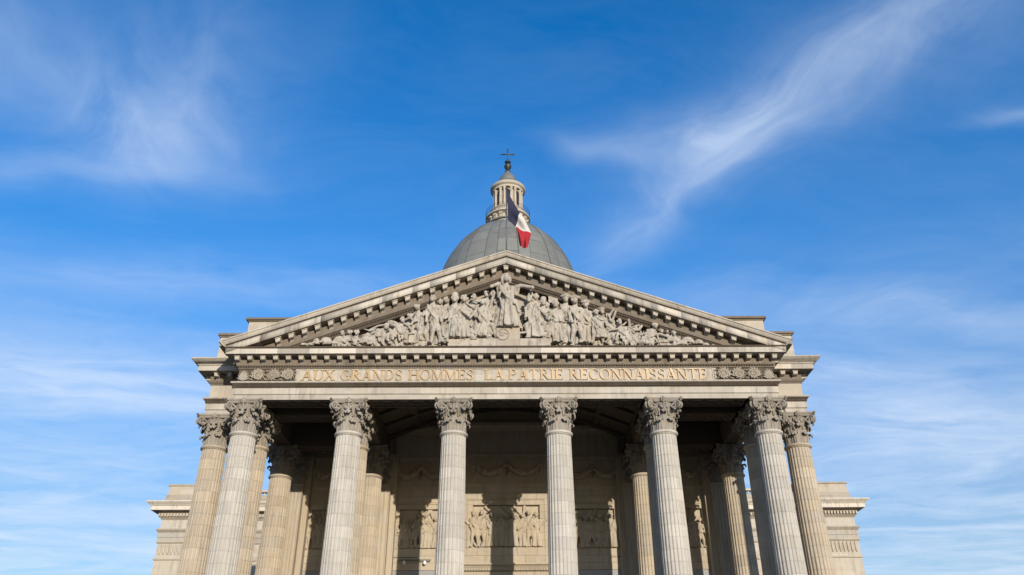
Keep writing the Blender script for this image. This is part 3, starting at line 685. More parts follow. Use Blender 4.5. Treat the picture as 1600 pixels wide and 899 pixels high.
def figure(spec, yb, rg, k=1.0):
    head, hip, legs, arms, rob, d, s, hat = spec
    m = MB(); y = yb-d
    s *= 1.20*k
    hd = Vector((head[0], y-.10*s, head[1])); hp = Vector((hip[0], y, hip[1]))
    sp = hp-hd; ch = hd+sp.normalized()*(.28*s); ch.y = y-.04*s
    side = Vector((sp.z, 0, -sp.x)).normalized()
    tw = rg.uniform(-.06, .06)
    turn = rg.choice((-1, 1))*rg.uniform(.3, 1)
    m.ell(hd, (.092*s, .115*s, .125*s), 12, 8)                                    # skull
    m.ell(hd+Vector((.0, -.10*s, -.05*s)), (.07*s, .06*s, .075*s), 8, 6)         # jaw
    m.ell(hd+Vector((turn*.03*s, -.135*s, -.01*s)), (.022*s, .03*s, .035*s), 6, 4)  # nose
    for q in range(7): 
        a = rg.uniform(0, math.pi); m.ell(hd+Vector((math.cos(a)*.09*s, .01*s-rg.uniform(0, .06)*s, math.sin(a)*.10*s+.02*s)), (.05*s,)*3, 6, 4)   # hair
    if hat == 1: m.lathe([(.10*s, hd.z+.04*s), (.11*s, hd.z+.07*s), (.105*s, hd.z+.22*s), (.09*s, hd.z+.23*s)], 14, (hd.x, hd.y))
    if hat == 2:
        m.ell(hd+Vector((0, 0, .10*s)), (.12*s, .12*s, .05*s), 10, 6)
        for q in (-1, 1): m.ell(hd+Vector((q*.10*s, -.04*s, -.05*s)), (.05*s, .06*s, .13*s), 8, 5)
    if hat == 3: m.ell(hd+Vector((0, -.02*s, .12*s)), (.20*s, .12*s, .07*s), 10, 6); m.ell(hd+Vector((0, 0, .16*s)), (.10*s, .10*s, .08*s), 8, 6)
    capsule(m, hd+Vector((0, .04*s, -.06*s)), .075*s, ch, .10*s)
    capsule(m, ch+side*.03*s, .165*s, hp, .15*s, .8)
    capsule(m, ch-side*.15*s, .095*s, ch+side*.15*s, .095*s)
    for q in (-1, 1): m.ell(ch+side*.075*s*q+sp.normalized()*.07*s+Vector((0, -.10*s, 0)), (.075*s, .06*s, .06*s), 8, 5)
    for i, (e, h) in enumerate(arms):
        e3 = Vector((e[0], y-.10*s, e[1])); h3 = Vector((h[0], y-.20*s, h[1]))
        sh = min((ch-side*.19*s, ch+side*.19*s), key=lambda p: (p-e3).length)
        capsule(m, sh, .075*s, e3, .06*s); capsule(m, e3, .058*s, h3, .045*s)
        m.ell(h3+(h3-e3).normalized()*.05*s, (.055*s, .05*s, .055*s), 8, 5)
        if rob is not None or rg.random() < .4:                                  # sleeve hanging from the arm
            mid = (sh+e3)/2; capsule(m, mid, .085*s, mid+Vector((rg.uniform(-.03, .03), .03, -.22*s)), .05*s, .7)
    for i, (kn, ft) in enumerate(legs):
        k3 = Vector((kn[0], y-.12*s-.05*i, kn[1])); f3 = Vector((ft[0], y-.04*s, ft[1]+.05*s))
        h3 = hp+Vector((.07*s if kn[0] > hip[0] else -.07*s, 0, 0))
        capsule(m, h3, .115*s, k3, .085*s); capsule(m, k3, .082*s, f3, .05*s); 
        m.ell(k3+(f3-k3)*.35+Vector((0, .03*s, 0)), (.075*s, .075*s, .12*s), 8, 6)
        m.ell(f3+Vector((math.copysign(.06*s, ft[0]-hip[0] if abs(ft[0]-hip[0]) > .05 else turn), -.08*s, -.02*s)), (.07*s, .11*s, .045*s), 8, 5)
    if rob is not None:
        robe(m, (hip[0]*.9+ch.x*.1, hip[1]*.8+ch.z*.2), .17*s, rob, .30*s, y-.02, rg.choice((7, 8, 9, 10)), .8, rg)
    # cloak and sash: ridged folds over chest and hip
    a0, a1 = ch-side*.17*s*turn/abs(turn), hp+side*.13*s*turn/abs(turn)
    for q in range(3):
        o = Vector((0, -.14*s, .05*s*q-.04*s)); capsule(m, a0+o, .03*s, (a0+a1)/2+o+Vector((0, -.05*s, -.04*s)), .038*s); capsule(m, (a0+a1)/2+o+Vector((0, -.05*s, -.04*s)), .038*s, a1+o, .03*s)
    if rg.random() < .55:
        for q in range(4):
            x = ch.x-turn*(.16+.05*q)*s; capsule(m, (x, y+.02-.03*(q % 2), ch.z), .05*s, (x+rg.uniform(-.06, .06)*s, y+.0, ch.z-rg.uniform(.5, .8)*s), .035*s, .8)
    for q in range(14):                                                            # more gathered cloth
        t = rg.random(); c = ch*(1-t)+hp*t+Vector((rg.uniform(-.22, .22)*s, -.13*s, 0)); e = c+Vector((rg.uniform(-.12, .12)*s, .0, -rg.uniform(.15, .38)*s))
        capsule(m, c, .032*s, e, .04*s)
    return m
def queue(m, name, parent, mat, vox):
    t = bpy.data.objects.new('tmp', m.mesh('tmp')); sc.collection.objects.link(t)
    r = t.modifiers.new('r', 'REMESH'); r.mode = 'VOXEL'; r.voxel_size = vox
    pending.append((t, name, parent, mat))
def flush():
    dg = bpy.context.evaluated_depsgraph_get(); dg.update()
    for t, name, parent, mat in pending:
        me = bpy.data.meshes.new_from_object(t.evaluated_get(dg)); me.materials.clear(); me.name = name
        me.polygons.foreach_set('use_smooth', [True]*len(me.polygons))
        link(name, me, mat, parent)
    for t, *_ in pending:
        me = t.data; bpy.data.objects.remove(t); bpy.data.meshes.remove(me)
    pending.clear()
rf = random.Random(11)
YT = FY+.12
for spec in TYMP: queue(figure(spec, YT-.06, rf), 'carved_figure', tymp, 'figure', .03)
for i in range(24):                                              # a second rank of heads and shoulders behind the first
    x = -9.2+i*.8+rf.uniform(-.15, .15)
    if abs(x) < 1.3: continue
    zh = zr(x)-2.35-rf.uniform(0, .45)
    queue(figure(((x, zh), (x+rf.uniform(-.1, .1), zh-1.15), (), (((x+rf.choice((-1, 1))*.42, zh-.75), (x+rf.uniform(-.5, .5), zh-rf.uniform(.1, 1.1))),), (x, max(23.9, zh-2.6)), -.22, 1.45, rf.choice((0, 0, 0, 3))), YT-.06, rf), 'carved_figure', tymp, 'figure', .035)
for (x, z, rx, rz, d) in LUMPS:                                   # drapery, shields, drums and weapons among the figures
    m = MB(); robe(m, (x-.02, z+rz), rx*.55, (x, z-rz), rx, YT-.1-d, rf.choice((7, 9, 11)), .6, rf); m.ell((x, YT-.1-d, z), (rx*.9, rx*.6, rz), 14, 8)
    queue(m, 'carved_drapery', tymp, 'figure', .045)
for i in range(46):                                               # arms, folds, standards and weapons that tangle the crowd
    x = rf.uniform(-10.5, 10.5); zt = zr(x)-2.3
    if abs(x) < 1.0 or zt < 24.9: continue
    z = rf.uniform(24.4, zt); a = rf.choice((rf.uniform(.2, 1.2), rf.uniform(1.9, 2.9), rf.uniform(-.4, .4))); L = rf.uniform(.35, .95); r = rf.uniform(.05, .10)
    p0 = Vector((x, YT-.25-rf.uniform(0, .25), z)); p2 = p0+Vector((math.cos(a)*L, rf.uniform(-.15, .1), math.sin(a)*L*.8))
    if p2.z > zr(p2.x)-2.15: p2.z = zr(p2.x)-2.15
    p1 = (p0+p2)/2+Vector((0, -.08, -rf.uniform(0, .22)))
    m = MB(); capsule(m, p0, r, p1, r*1.15); capsule(m, p1, r*1.15, p2, r*.8); queue(m, 'carved_ornament', tymp, 'figure', .035)
for pts, r, d in ARCS:
    m = MB(); pp = [Vector((x, YT-.12-d, z)) for x, z in pts]
    for a, b in zip(pp, pp[1:]): capsule(m, a, r, b, r*.95)
    queue(m, 'carved_ornament', tymp, 'figure', .04)
flush()
def tbox(name, x0, x1, z0, z1, y0, y1=FY+.61, mat='figure'):
    m = MB(); m.box(x0, x1, y0, y1, z0, z1); return link(name, m.mesh(name), mat, tymp)
tbox('plinth', -.64, .90, 23.6, 25.1, FY-.40, mat='tymp'); tbox('plinth_step', .91, 2.9, 23.6, 24.28, FY-.42); tbox('plinth_step', -3.8, -.65, 23.6, 24.3, FY-.38)
tbox('altar', -6.2, -5.0, 23.6, 25.05, FY-.12); tbox('standard', 2.87, 3.5, 27.15, 27.68, FY-.02)
cx = -.22; m = MB(); m.tube([(cx+.40*math.cos(R(20*k)), FY-.42, 24.6+.40*math.sin(R(20*k))) for k in range(19)], .05, 6)
link('medallion_rim', m.mesh('medallion_rim', smooth=True), 'tymp', tymp)
m = MB()
for k in range(14): a = rf.uniform(0, 6.3); q = rf.uniform(0, .27); capsule(m, (cx+q*math.cos(a), FY-.40, 24.6+q*math.sin(a)), .06, (cx+q*math.cos(a)+rf.uniform(-.1, .1), FY-.41, 24.6+q*math.sin(a)+rf.uniform(-.1, .1)), .05)
queue(m, 'carved_ornament', tymp, 'tymp', .035); flush()
m = MB(); m.ell((0.02, FY-.30, 29.2), (.14, .12, .16), 10, 6); m.ell((.02, FY-.30, 28.98), (.20, .14, .1), 10, 6); link('keystone_ornament', m.mesh('keystone_ornament', smooth=True), 'dirty', tymp)

# ------------------------------------------------------------------ beams and ceiling of the portico
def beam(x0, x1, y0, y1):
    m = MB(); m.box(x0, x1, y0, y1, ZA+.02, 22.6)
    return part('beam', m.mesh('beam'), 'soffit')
def lozenges(b, x0, x1, y0, y1, along='x'):
    # a raised border and a row of lozenge frames on the underside
    m = MB(); z0, z1 = ZA-.03, ZA+.03
    m.box(x0, x1, y0, y0+.12, z0, z1); m.box(x0, x1, y1-.12, y1, z0, z1); m.box(x0, x0+.12, y0+.121, y1-.121, z0, z1); m.box(x1-.12, x1, y0+.121, y1-.121, z0, z1)
    n = max(1, round((x1-x0)/.95)); w = (x1-x0-.24)/n
    for k in range(n):
        cx, cy = x0+.12+w*(k+.5), (y0+y1)/2; hy = (y1-y0)/2-.14
        P_ = [(cx-w/2, cy), (cx, cy-hy), (cx+w/2, cy), (cx, cy+hy)]
        for a, c in zip(P_, P_[1:]+P_[:1]): m.tube([(a[0], a[1], ZA+.0), (c[0], c[1], ZA+.0)], .05, 4)
        m.ell((cx, cy, ZA), (.16, .16, .06), 8, 4)
    link('soffit_carving', m.mesh('soffit_carving'), 'soffit', b)
b = beam(-FX+.02, FX-.02, FY+.05, D0+.76)
for k in range(5): lozenges(b, (k-2.5)*S+1.25, (k-1.5)*S-1.25, D0-.62, D0+.62)
for sx in (-1, 1):
    x0, x1 = sorted((sx*(1.5*S-.7), sx*(2.5*S+.7)))
    b = beam(x0, x1, BY+.05, D0+G2+.76); a0, a1 = sorted((sx*(1.5*S+1.25), sx*(2.5*S-1.25))); lozenges(b, a0, a1, D0+G2-.62, D0+G2+.62)
    b = beam(x0, x1, D0+G3-.76, D0+G3+.76); lozenges(b, a0, a1, D0+G3-.62, D0+G3+.62)
    b = beam(sx*1.5*S-.7, sx*1.5*S+.7, D0+.77, BY+.04); beam(sx*1.5*S-.69, sx*1.5*S+.69, D0+G2+.77, D0+G3-.77); beam(sx*1.5*S-.69, sx*1.5*S+.69, D0+G3+.77, WALL)
    beam(sx*2.5*S-.7, sx*2.5*S+.7, D0+.77, BY+.04); beam(sx*2.5*S-.69, sx*2.5*S+.69, D0+G2+.77, D0+G3-.77); beam(sx*2.5*S-.69, sx*2.5*S+.69, D0+G3+.77, WALL)
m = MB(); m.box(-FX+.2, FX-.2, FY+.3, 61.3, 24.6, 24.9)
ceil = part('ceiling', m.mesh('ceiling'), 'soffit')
m = MB()                                               # segmental vault with ribs over the three middle bays
NV = 24
def vz(u): return 22.0+2.4*math.cos(u*math.pi/2)
for i in range(NV):
    u0, u1 = -1+2*i/NV, -1+2*(i+1)/NV
    m.add([(u0*9.3, D0+.8, vz(u0)), (u1*9.3, D0+.8, vz(u1)), (u1*9.3, WALL, vz(u1)), (u0*9.3, WALL, vz(u0))], [(0, 1, 2, 3)])
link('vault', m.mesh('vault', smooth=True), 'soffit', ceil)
for q in range(5):
    m = MB(); y = D0+1.4+q*2.5
    m.loft([[(u*9.2, y, vz(u)-.22), (u*9.2, y+.5, vz(u)-.22), (u*9.2, y+.5, vz(u)+.1), (u*9.2, y, vz(u)+.1)] for u in [-1+2*i/NV for i in range(NV+1)]])
    link('vault_rib', m.mesh('vault_rib'), 'soffit', ceil)
for i in range(1, 8):
    u = -1+2*i/8; m = MB(); m.box(u*9.2-.22, u*9.2+.22, D0+1.0, WALL-.1, vz(u)-.16, vz(u)+.1); link('vault_rib', m.mesh('vault_rib'), 'soffit', ceil)
m = MB()
for k in range(10):
    a = R(36*k); m.ell((.75*math.cos(a), D0+5.8+.55*math.sin(a), vz(0)-.25), (.34, .28, .14), 8, 5)
m.ell((0, D0+5.8, vz(0)-.3), (.4, .35, .2), 10, 5); link('rosette', m.mesh('rosette', smooth=True), 'soffit', ceil)

# ------------------------------------------------------------------ wall behind the columns
m = MB()
m.box(-17.0, 17.0, WALL+.34, 61.6, ZF, 24.5)
pw = part('portico_wall', m.mesh('portico_wall'), 'warm')
PAN = []                                                # carved panels: centre, half width, z0, z1, wall face
for c in (-2, -1, 1, 2): PAN.append((c*S, 1.46, 13.66, 16.55, WALL))
PAN.append((-.06, 2.47, 13.60, 16.66, WALLC))
def solid(x0, x1, y, z0, z1, name, mat, dep=.32):
    m = MB(); m.box(x0, x1, y, y+dep, z0, z1); return link(name, m.mesh(name), mat, pw)
unit = {}
def blk(x0, x1, z0, z1, y, mat):
    if mat not in unit:
        m = MB(); m.box(0, 1, 0, .33, 0, 1); me = m.mesh('stone_block'); me.materials.append(MT[mat]); unit[mat] = me
    g = .007
    o = link('stone_block', unit[mat], None, pw, (x0+g, y, z0+g)); o.scale = (x1-x0-2*g, 1, z1-z0-2*g)
rw = random.Random(3)
def ashlar(x0, x1, y, zs, pan=None, mat='warm'):
    for r, (z0, z1) in enumerate(zip(zs, zs[1:])):
        spans = [(x0, x1)]
        if pan and z1 > pan[2]+.05 and z0 < pan[3]-.05: spans = [(x0, pan[0]-pan[1]-.001), (pan[0]+pan[1]+.001, x1)]
        for a, b in spans:
            n = max(1, round((b-a)/1.45)); w = (b-a)/n; off = 0 if r % 2 else w*.4
            cuts = [a]+[a+w*i+off*(1 if n > 1 else 0) for i in range(1, n)]+[b]
            for p, q in zip(cuts, cuts[1:]): blk(p, q, z0, z1, y, mat)
def levels(*brk):
    out = [brk[0]]
    for a, b in zip(brk, brk[1:]):
        n = max(1, round((b-a)/.50)); out += [a+(b-a)*(i+1)/n for i in range(n)]
    return out
for c in (-2, -1, 1, 2):
    p = next(q for q in PAN if abs(q[0]-c*S) < .1)
    x0, x1 = c*S-2.05, c*S+2.05
    if c == -1: x1 = -3.66
    if c == 1: x0 = 3.66
    ashlar(x0, x1, WALL, levels(12.15, p[2], p[3], 18.0), p)
    solid(x0, x1, WALL+.03, ZF, 12.14, 'lower_wall', 'greywall')
p = PAN[-1]
ashlar(-3.65, 3.65, WALLC, levels(12.45, p[2], p[3], 18.0), p)
solid(-3.65, 3.65, WALLC+.335, ZF, 24.4, 'wall_core', 'warm', .7)
# mouldings of the wall
def mould(x0, x1, y, z0, z1, pr, mat='warm', name='string_course'):
    m = MB(); m.prism_x([(y+.1, z0), (y-pr*.3, z0), (y-pr*.5, z0+(z1-z0)*.4), (y-pr, z0+(z1-z0)*.55), (y-pr, z1), (y+.1, z1)], x0, x1); return link(name, m.mesh(name), mat, pw)
for x0, x1, y in ((-15.3, -11.2, WALL), (-8.7, -3.7, WALL), (-3.66, 3.66, WALLC), (3.7, 8.7, WALL), (11.2, 15.3, WALL)):
    mould(x0, x1, y, 18.0, 18.3, .14); solid(x0, x1, y+.05, 18.3, 20.24, 'garland_field', 'warm')
    mould(x0, x1, y, 20.24, 20.6, .12); solid(x0, x1, y-.02, 20.6, 22.4, 'upper_wall', 'warm'); mould(x0, x1, y, 22.4, 23.0, .35)
    cx, hw = (x0+x1)/2, (x1-x0)/2-.35
    mid = cx if abs(cx) < 1 else math.copysign(round(abs(cx)/S)*S, cx)
    for q in (-1, 1):                                   # garlands slung between ribbons
        m = MB(); h = min(hw, 2.6)/2
        for i in range(26):
            t = i/25*2-1; zz = 19.75-.75*(1-t*t); rr = .17+.10*(1-t*t)
            for j in range(3): m.ell((mid+q*h+t*h+rw.uniform(-.05, .05), y-.10-rw.uniform(0, .12), zz+rw.uniform(-.12, .12)), (rr*.6, rr*.6, rr*.6), 6, 4)
        for e in (-1, 1): m.tube([(mid+q*h+e*h, y-.08, 19.9), (mid+q*h+e*h+.08, y-.12, 19.4), (mid+q*h+e*h-.06, y-.08, 18.8)], [.12, .1, .05], 6)
        link('garland', m.mesh('garland'), 'warm', pw)
mould(-3.66, 3.66, WALLC, 12.20, 12.45, .30); solid(-3.66, 3.66, WALLC-.02, 11.95, 12.20, 'door_frieze', 'warm')
m = MB(); x = -3.4
while x < 3.4: m.box(x, x+.11, WALLC-.16, WALLC-.021, 11.97, 12.17); x += .2
tag(link('dentil_row', m.mesh('dentil_row'), 'warm', pw), kind='stuff')
solid(-3.6, 3.6, WALLC+.10, ZF, 11.94, 'door_surround', 'warm')
for px, hw, z0, z1, y in PAN:                           # frame edge around each panel
    m = MB()
    for (a, b, c, d) in ((px-hw-.42, px+hw+.42, z1+.36, z1+.42), (px-hw-.42, px-hw-.36, z0-.1, z1+.355), (px+hw+.36, px+hw+.42, z0-.1, z1+.355)): m.box(a, b, y-.06, y+.05, c, d)
    link('panel_frame', m.mesh('panel_frame'), 'warm', pw)
# piers behind the third row
def pilaster(cx, x0, x1, y):
    m = MB(); n = 7; pts = [(x0, y+1.0)]
    w = (x1-x0)/n
    for k in range(n):
        a = x0+w*k
        for t, dp in ((0, 0), (.14, 0), (.25, .035), (.5, .055), (.75, .035), (.86, 0)): pts.append((a+w*t, y+dp))
    pts += [(x1, y), (x1, y+1.0)]
    m.loft([[(px, py, z) for px, py in pts] for z in (ZF, 18.0)])
    o = part('pilaster', m.mesh('pilaster'), 'warm')
    m = MB(); m.box(x0-.06, x1+.06, y-.06, y+1.0, 18.0, 18.15); link('astragal', m.mesh('astragal'), 'warm', o)
    c = link('capital', capital_me, None, o, (cx, y+.6, ZN+.02)); c.scale = (1.05, .75, 1)
    return o
for sx in (-1, 1):
    for k, (i, e) in ((1.5, (1.15, 1.15)), (2.5, (1.2, .55))):
        cx = sx*k*S; a, b = sorted((cx-sx*i, cx+sx*e)); pilaster((a+b)/2, a, b, D0+11.2)
        a, b = sorted((cx-sx*(i+.42), cx+sx*(e+(.42 if k < 2 else -.1)))); m = MB(); m.box(a, b, D0+11.75, WALL+.31, ZF, 20.6); link('pier', m.mesh('pier'), 'warm', pw)
# carved panels
rp = random.Random(21)
for px, hw, z0, z1, y in PAN:
    m = MB(); m.box(px-hw, px+hw, y+.29, y+.40, z0, z1); pn = part('relief_panel', m.mesh('relief_panel'), 'warm')
    n = 11 if hw > 2 else 7
    for k in range(n):
        x = px-hw+(k+.5)*2*hw/n+rp.uniform(-.1, .1); H = (z1-z0)*rp.uniform(.72, .92); s = H/1.75
        zt = z0+H-.12*s; le = rp.uniform(-.12, .12)
        ar = []
        for q in (-1, 1):
            e = (x+le+q*rp.uniform(.16, .30)*s, z0+H*rp.uniform(.60, .72)); ar.append((e, (e[0]+rp.uniform(-.2, .3)*q*s, e[1]+rp.choice((-.2, -.12, .18, .22))*s)))
        hip = (x, z0+H*.50)
        if rp.random() < .6: spec = ((x+le, zt), hip, (), tuple(ar), (x+rp.uniform(-.1, .1), z0+.03), 0, s, 0)
        else: spec = ((x+le, zt), hip, (((x-.12*s, z0+.27*H), (x-.14*s, z0)), ((x+.14*s, z0+.27*H), (x+.18*s, z0))), tuple(ar), None, 0, s, 0)
        queue(figure(spec, y+.03+rp.choice((.08, .14, .2)), rp, .88), 'carved_figure', pn, 'warm', .045)
    for k in range(n):
        m = MB(); x = px-hw+.2+(2*hw-.4)*rp.random(); capsule(m, (x, y+.15, z0+.1), .14, (x+rp.uniform(-.3, .3), y+.15, z0+.3), .10); queue(m, 'carved_ornament', pn, 'warm', .05)
    for k in range(4):
        m = MB(); x = px-hw+.3+(2*hw-.6)*rp.random(); capsule(m, (x, y+.18, z1-.6), .06, (x+rp.uniform(-.5, .5), y+.18, z1-.12), .14); queue(m, 'carved_ornament', pn, 'warm', .05)
flush()
# lamp rail under the carved panel of one bay
m = MB(); m.box(-8.0, -5.55, WALL-.32, WALL-.26, 12.78, 12.85)
rail = part('lamp_rail', m.mesh('lamp_rail'), 'bronze')
for x in (-7.5, -6.0):
    m = MB(); m.box(x-.03, x+.03, WALL-.27, WALL+.05, 12.79, 12.84); link('bracket', m.mesh('bracket'), 'bronze', rail)
    m = MB(); m.lathe([(.04, 12.50), (.11, 12.53), (.11, 12.68), (.05, 12.78)], 12, (x, WALL-.29)); link('floodlight', m.mesh('floodlight'), 'white', rail)
for x0, x1 in ((-8.6, -6.6), (7.6, 8.6)):
    m = MB(); m.box(x0, x1, WALL-.05, WALL+.02, 13.02, 13.06); link('cable', m.mesh('cable'), 'bronze', rail)

# ------------------------------------------------------------------ body of the building: nave and transept wall
m = MB(); m.box(-16.8, 16.8, 61.61, 95.0, 0, 25.5); nave = part('nave', m.mesh('nave'), 'cream')
m = MB(); m.box(-15.5, 15.5, 62, 100, 25.5, 29.5); link('nave_roof', m.mesh('nave_roof'), 'roofing', nave)
TY, TX = 94.0, 40.1
TP = [(-TX, 118), (-TX, TY), (-33.6, TY), (-33.6, TY+.7), (33.6, TY+.7), (33.6, TY), (TX, TY), (TX, 118)]
m = MB(); sweep_all(m, TP, [(-2.0, 0), (0, 0), (0, 21.2), (-2.0, 21.2)]); tr = part('transept_wall', m.mesh('transept_wall'), 'cream')
def tsw(prof, name, mat): 
    m = MB(); sweep_all(m, TP, prof); return link(name, m.mesh(name, angle=35), mat, tr)
tsw([(-.5, 19.12), (.12, 19.12), (.16, 19.2), (.16, 19.28), (-.5, 19.3)], 'string_course', 'cream')
tsw([(-.5, 20.95), (.08, 20.95), (.20, 21.1), (.20, 21.19), (-.5, 21.2)], 'string_course', 'cream')
tsw([(-1.5, 21.205), (.10, 21.205), (.10, 21.60), (.15, 21.62), (.15, 22.15), (-1.5, 22.15)], 'architrave', 'corona')
tsw([(-1.5, 22.155), (.18, 22.155), (.32, 22.36), (.36, 22.40), (.36, 22.55), (-1.5, 22.6)], 'moulding', 'tymp')
tsw([(-1.5, 22.605), (.05, 22.605), (.05, 23.6), (-1.5, 23.6)], 'frieze', 'corona')
tsw([(-1.5, 23.605), (.10, 23.605), (.18, 23.75), (.32, 23.85), (.32, 24.35), (.5, 24.5), (-1.5, 24.5)], 'bed_moulding', 'tymp')
tsw([(-1.5, 24.505), (1.15, 24.505), (1.15, 24.95), (1.22, 24.98), (1.28, 25.1), (1.55, 25.25), (1.65, 25.36), (1.65, 25.46), (-1.5, 25.6)], 'cornice', 'corona')
tsw([(-1.2, 25.6), (.18, 25.6), (.18, 26.05), (.08, 26.1), (.08, 26.5), (-1.2, 26.5)], 'parapet_base', 'tymp')
nt = normals(TP)
m = MB()
for sx in (-1, 1):
    x = 33.8
    while x < TX+.2: a, b = sorted((sx*x, sx*(x+.2))); m.box(a, b, TY-.55, TY-.3, 23.92, 24.26); x += .36
x = -33.3
while x < 33.3:
    if abs(x) > 24: m.box(x, x+.2, TY+.15, TY+.4, 23.92, 24.26)
    x += .36
tag(link('dentil_row', m.mesh('dentil_row'), 'cream', tr), kind='stuff')
for sx in (-1, 1):
    a, b = sorted((sx*34.0, sx*(TX-.05)))
    m = MB(); m.box(a, b, TY+.0, TY+2.5, 26.5, 27.55); pb = link('parapet_block', m.mesh('parapet_block'), 'cream', tr)
    m = MB(); m.box(a-.12, b+.12, TY-.12, TY+2.6, 27.55, 27.75); link('coping', m.mesh('coping'), 'tymp', tr)
    m = MB(); y = TY-.02                              # fluted panel under the architrave of the corner pavilion
    for k in range(13):
        x = sx*(34.3+k*.45); m.tube([(x, TY, 19.75), (x, TY-.02, 19.9), (x, TY-.02, 20.75), (x, TY, 20.9)], [.10, .13, .13, .10], 8)
        for q in range(4): m.ell((x+.22, TY-.02, 20.05+q*.22), (.05, .05, .07), 6, 4)
    link('fluted_band', m.mesh('fluted_band'), 'cream', tr)
    m = MB(); a, b = sorted((sx*20.0, sx*33.7)); m.box(a, b, TY+.75, TY+1.5, 27.0, 27.25); link('rail', m.mesh('rail'), 'cream', tr)
bal = MB(); bal.lathe([(.14, 26.5), (.14, 26.55), (.08, 26.58), (.15, 26.7), (.13, 26.78), (.07, 26.9), (.13, 26.95), (.13, 27.0)], 10); bal_me = bal.mesh('baluster', smooth=True)
for sx in (-1, 1):
    x = 24.0
    while x < 33.6: link('baluster', bal_me, 'cream', tr, (sx*x, TY+1.1, 0)); x += .42
    m = MB(); gx = sx*29.0
    for i in range(60):
        t = i/59*2-1; m.ell((gx+t*3.2+rw.uniform(-.1, .1), TY+.62, 20.4-1.1*(1-t*t)+rw.uniform(-.15, .15)), (.2, .16, .2), 6, 4)
    link('garland', m.mesh('garland'), 'cream', tr)

# ------------------------------------------------------------------ drum, dome and lantern
DY = 101.0; DX = 0
m = MB(); m.lathe([(16, 25), (16, 36), (13.2, 36.2), (13.2, 46.5), (13.9, 46.8), (14.3, 47.6), (14.3, 48.2), (11.4, 48.4), (11.4, 51.6), (11.7, 51.9), (11.7, 52.3), (10.0, 52.4)], 72, (DX, DY))
drum = part('dome_drum', m.mesh('dome_drum', angle=30), 'cream')
for k in range(32):
    a = 2*math.pi*k/32; m = MB(); m.lathe([(.75, 36.2), (.7, 37), (.6, 44.8), (.8, 46), (.85, 46.7)], 14, (DX+14.2*math.cos(a), DY+14.2*math.sin(a)))
    link('drum_column', m.mesh('drum_column', smooth=True), 'cream', drum)
ZD0, RD, HD = 52.4, 10.85, 16.2
def dr(z):                              # dome profile: slightly raised half ellipse
    t = min(1, max(0, (z-ZD0)/HD)); return RD*math.sqrt(max(0, 1-t*t))
ZT = 67.9
zb = [52.5, 55.6, 58.4, 61.0, 63.4, 65.4, 66.9, ZT]
m = MB(); m.lathe([(dr(z)-.10, z) for z in [52.4+i*.5 for i in range(32)]], 64, (DX, DY), False)
dome = part('dome', m.mesh('dome', smooth=True), 'leadseam')
NSEC = 14; per = 360/NSEC; edges = []
for k in range(NSEC):
    c0 = -90+per*k
    edges += [(c0-8.2, c0+8.2, 0), (c0+8.2, c0+per-8.2, 1)]
for a0, a1, kind in edges:
    am = ((a0+a1)/2+360) % 360
    if 20 < am < 160: nb = [52.5, ZT]
    else: nb = zb if not kind else [52.5, 57.2, 62.2, 65.9, ZT]
    for z0, z1 in zip(nb, nb[1:]):
        m = MB(); rows = []
        nz = 6 if len(nb) > 2 else 16
        for i in range(nz+1):
            z = z0+.02+(z1-z0-.04)*i/nz; r = dr(z)+(.05 if kind else 0)
            rows.append([(DX+r*math.cos(R(a0+.22+(a1-a0-.44)*j/5)), DY+r*math.sin(R(a0+.22+(a1-a0-.44)*j/5)), z) for j in range(6)])
        m.loft(rows, False, False)
        link('lead_panel', m.mesh('lead_panel', smooth=True), 'lead', dome)
for a0, a1, kind in edges[1::2]:
    for a in (a0, a1):
        if 20 < (a+360) % 360 < 160: continue
        m = MB(); m.tube([(DX+(dr(z)+.03)*math.cos(R(a)), DY+(dr(z)+.03)*math.sin(R(a)), z) for z in [52.5+.7*i for i in range(23)]], .045, 5); link('seam', m.mesh('seam', smooth=True), 'leadseam', dome)
# lantern
def ring(name, prof, mat, par, n=48, ang=35):
    m = MB(); m.lathe(prof, n, (DX, DY), False); o = link(name, m.mesh(name, angle=ang), mat, par); return o
m = MB(); m.lathe([(2.75, 66.5), (2.75, 70.0), (2.72, 70.05), (2.72, 70.9), (1.9, 71.0), (1.9, 75.2)], 48, (DX, DY)); lan = part('lantern', m.mesh('lantern', angle=35), 'cream')
ring('gallery', [(2.7, 69.55), (3.25, 69.75), (3.38, 69.80), (3.38, 70.02), (2.7, 70.04)], 'cream', lan)
ring('gallery_ledge', [(2.7, 68.55), (3.05, 68.62), (3.1, 68.8), (2.7, 68.9)], 'lead', lan)
for k in range(18):
    a = 2*math.pi*(k+.5)/18; ca, sa = math.cos(a), math.sin(a); m = MB()
    prof = [(2.7, 68.85), (2.95, 68.9), (3.0, 69.2), (3.2, 69.4), (3.22, 69.62), (2.7, 69.62)]
    m.loft([[(DX+r*ca-q*sa, DY+r*sa+q*ca, z) for r, z in prof] for q in (-.25, .25)]); link('bracket', m.mesh('bracket'), 'cream', lan)
m = MB()
for z in (70.35, 70.75, 71.15): m.tube([(DX+3.36*math.cos(R(7.5*k)), DY+3.36*math.sin(R(7.5*k)), z) for k in range(49)], .018, 5)
for k in range(40): a = R(9*k); m.tube([(DX+3.36*math.cos(a), DY+3.36*math.sin(a), 70.02), (DX+3.36*math.cos(a), DY+3.36*math.sin(a), 71.15)], .014, 4)
link('railing', m.mesh('railing'), 'bronze', lan)
ring('plinth', [(2.0, 70.9), (2.78, 70.92), (2.78, 71.1), (2.5, 71.2), (2.42, 71.45), (2.0, 71.46)], 'cream', lan)
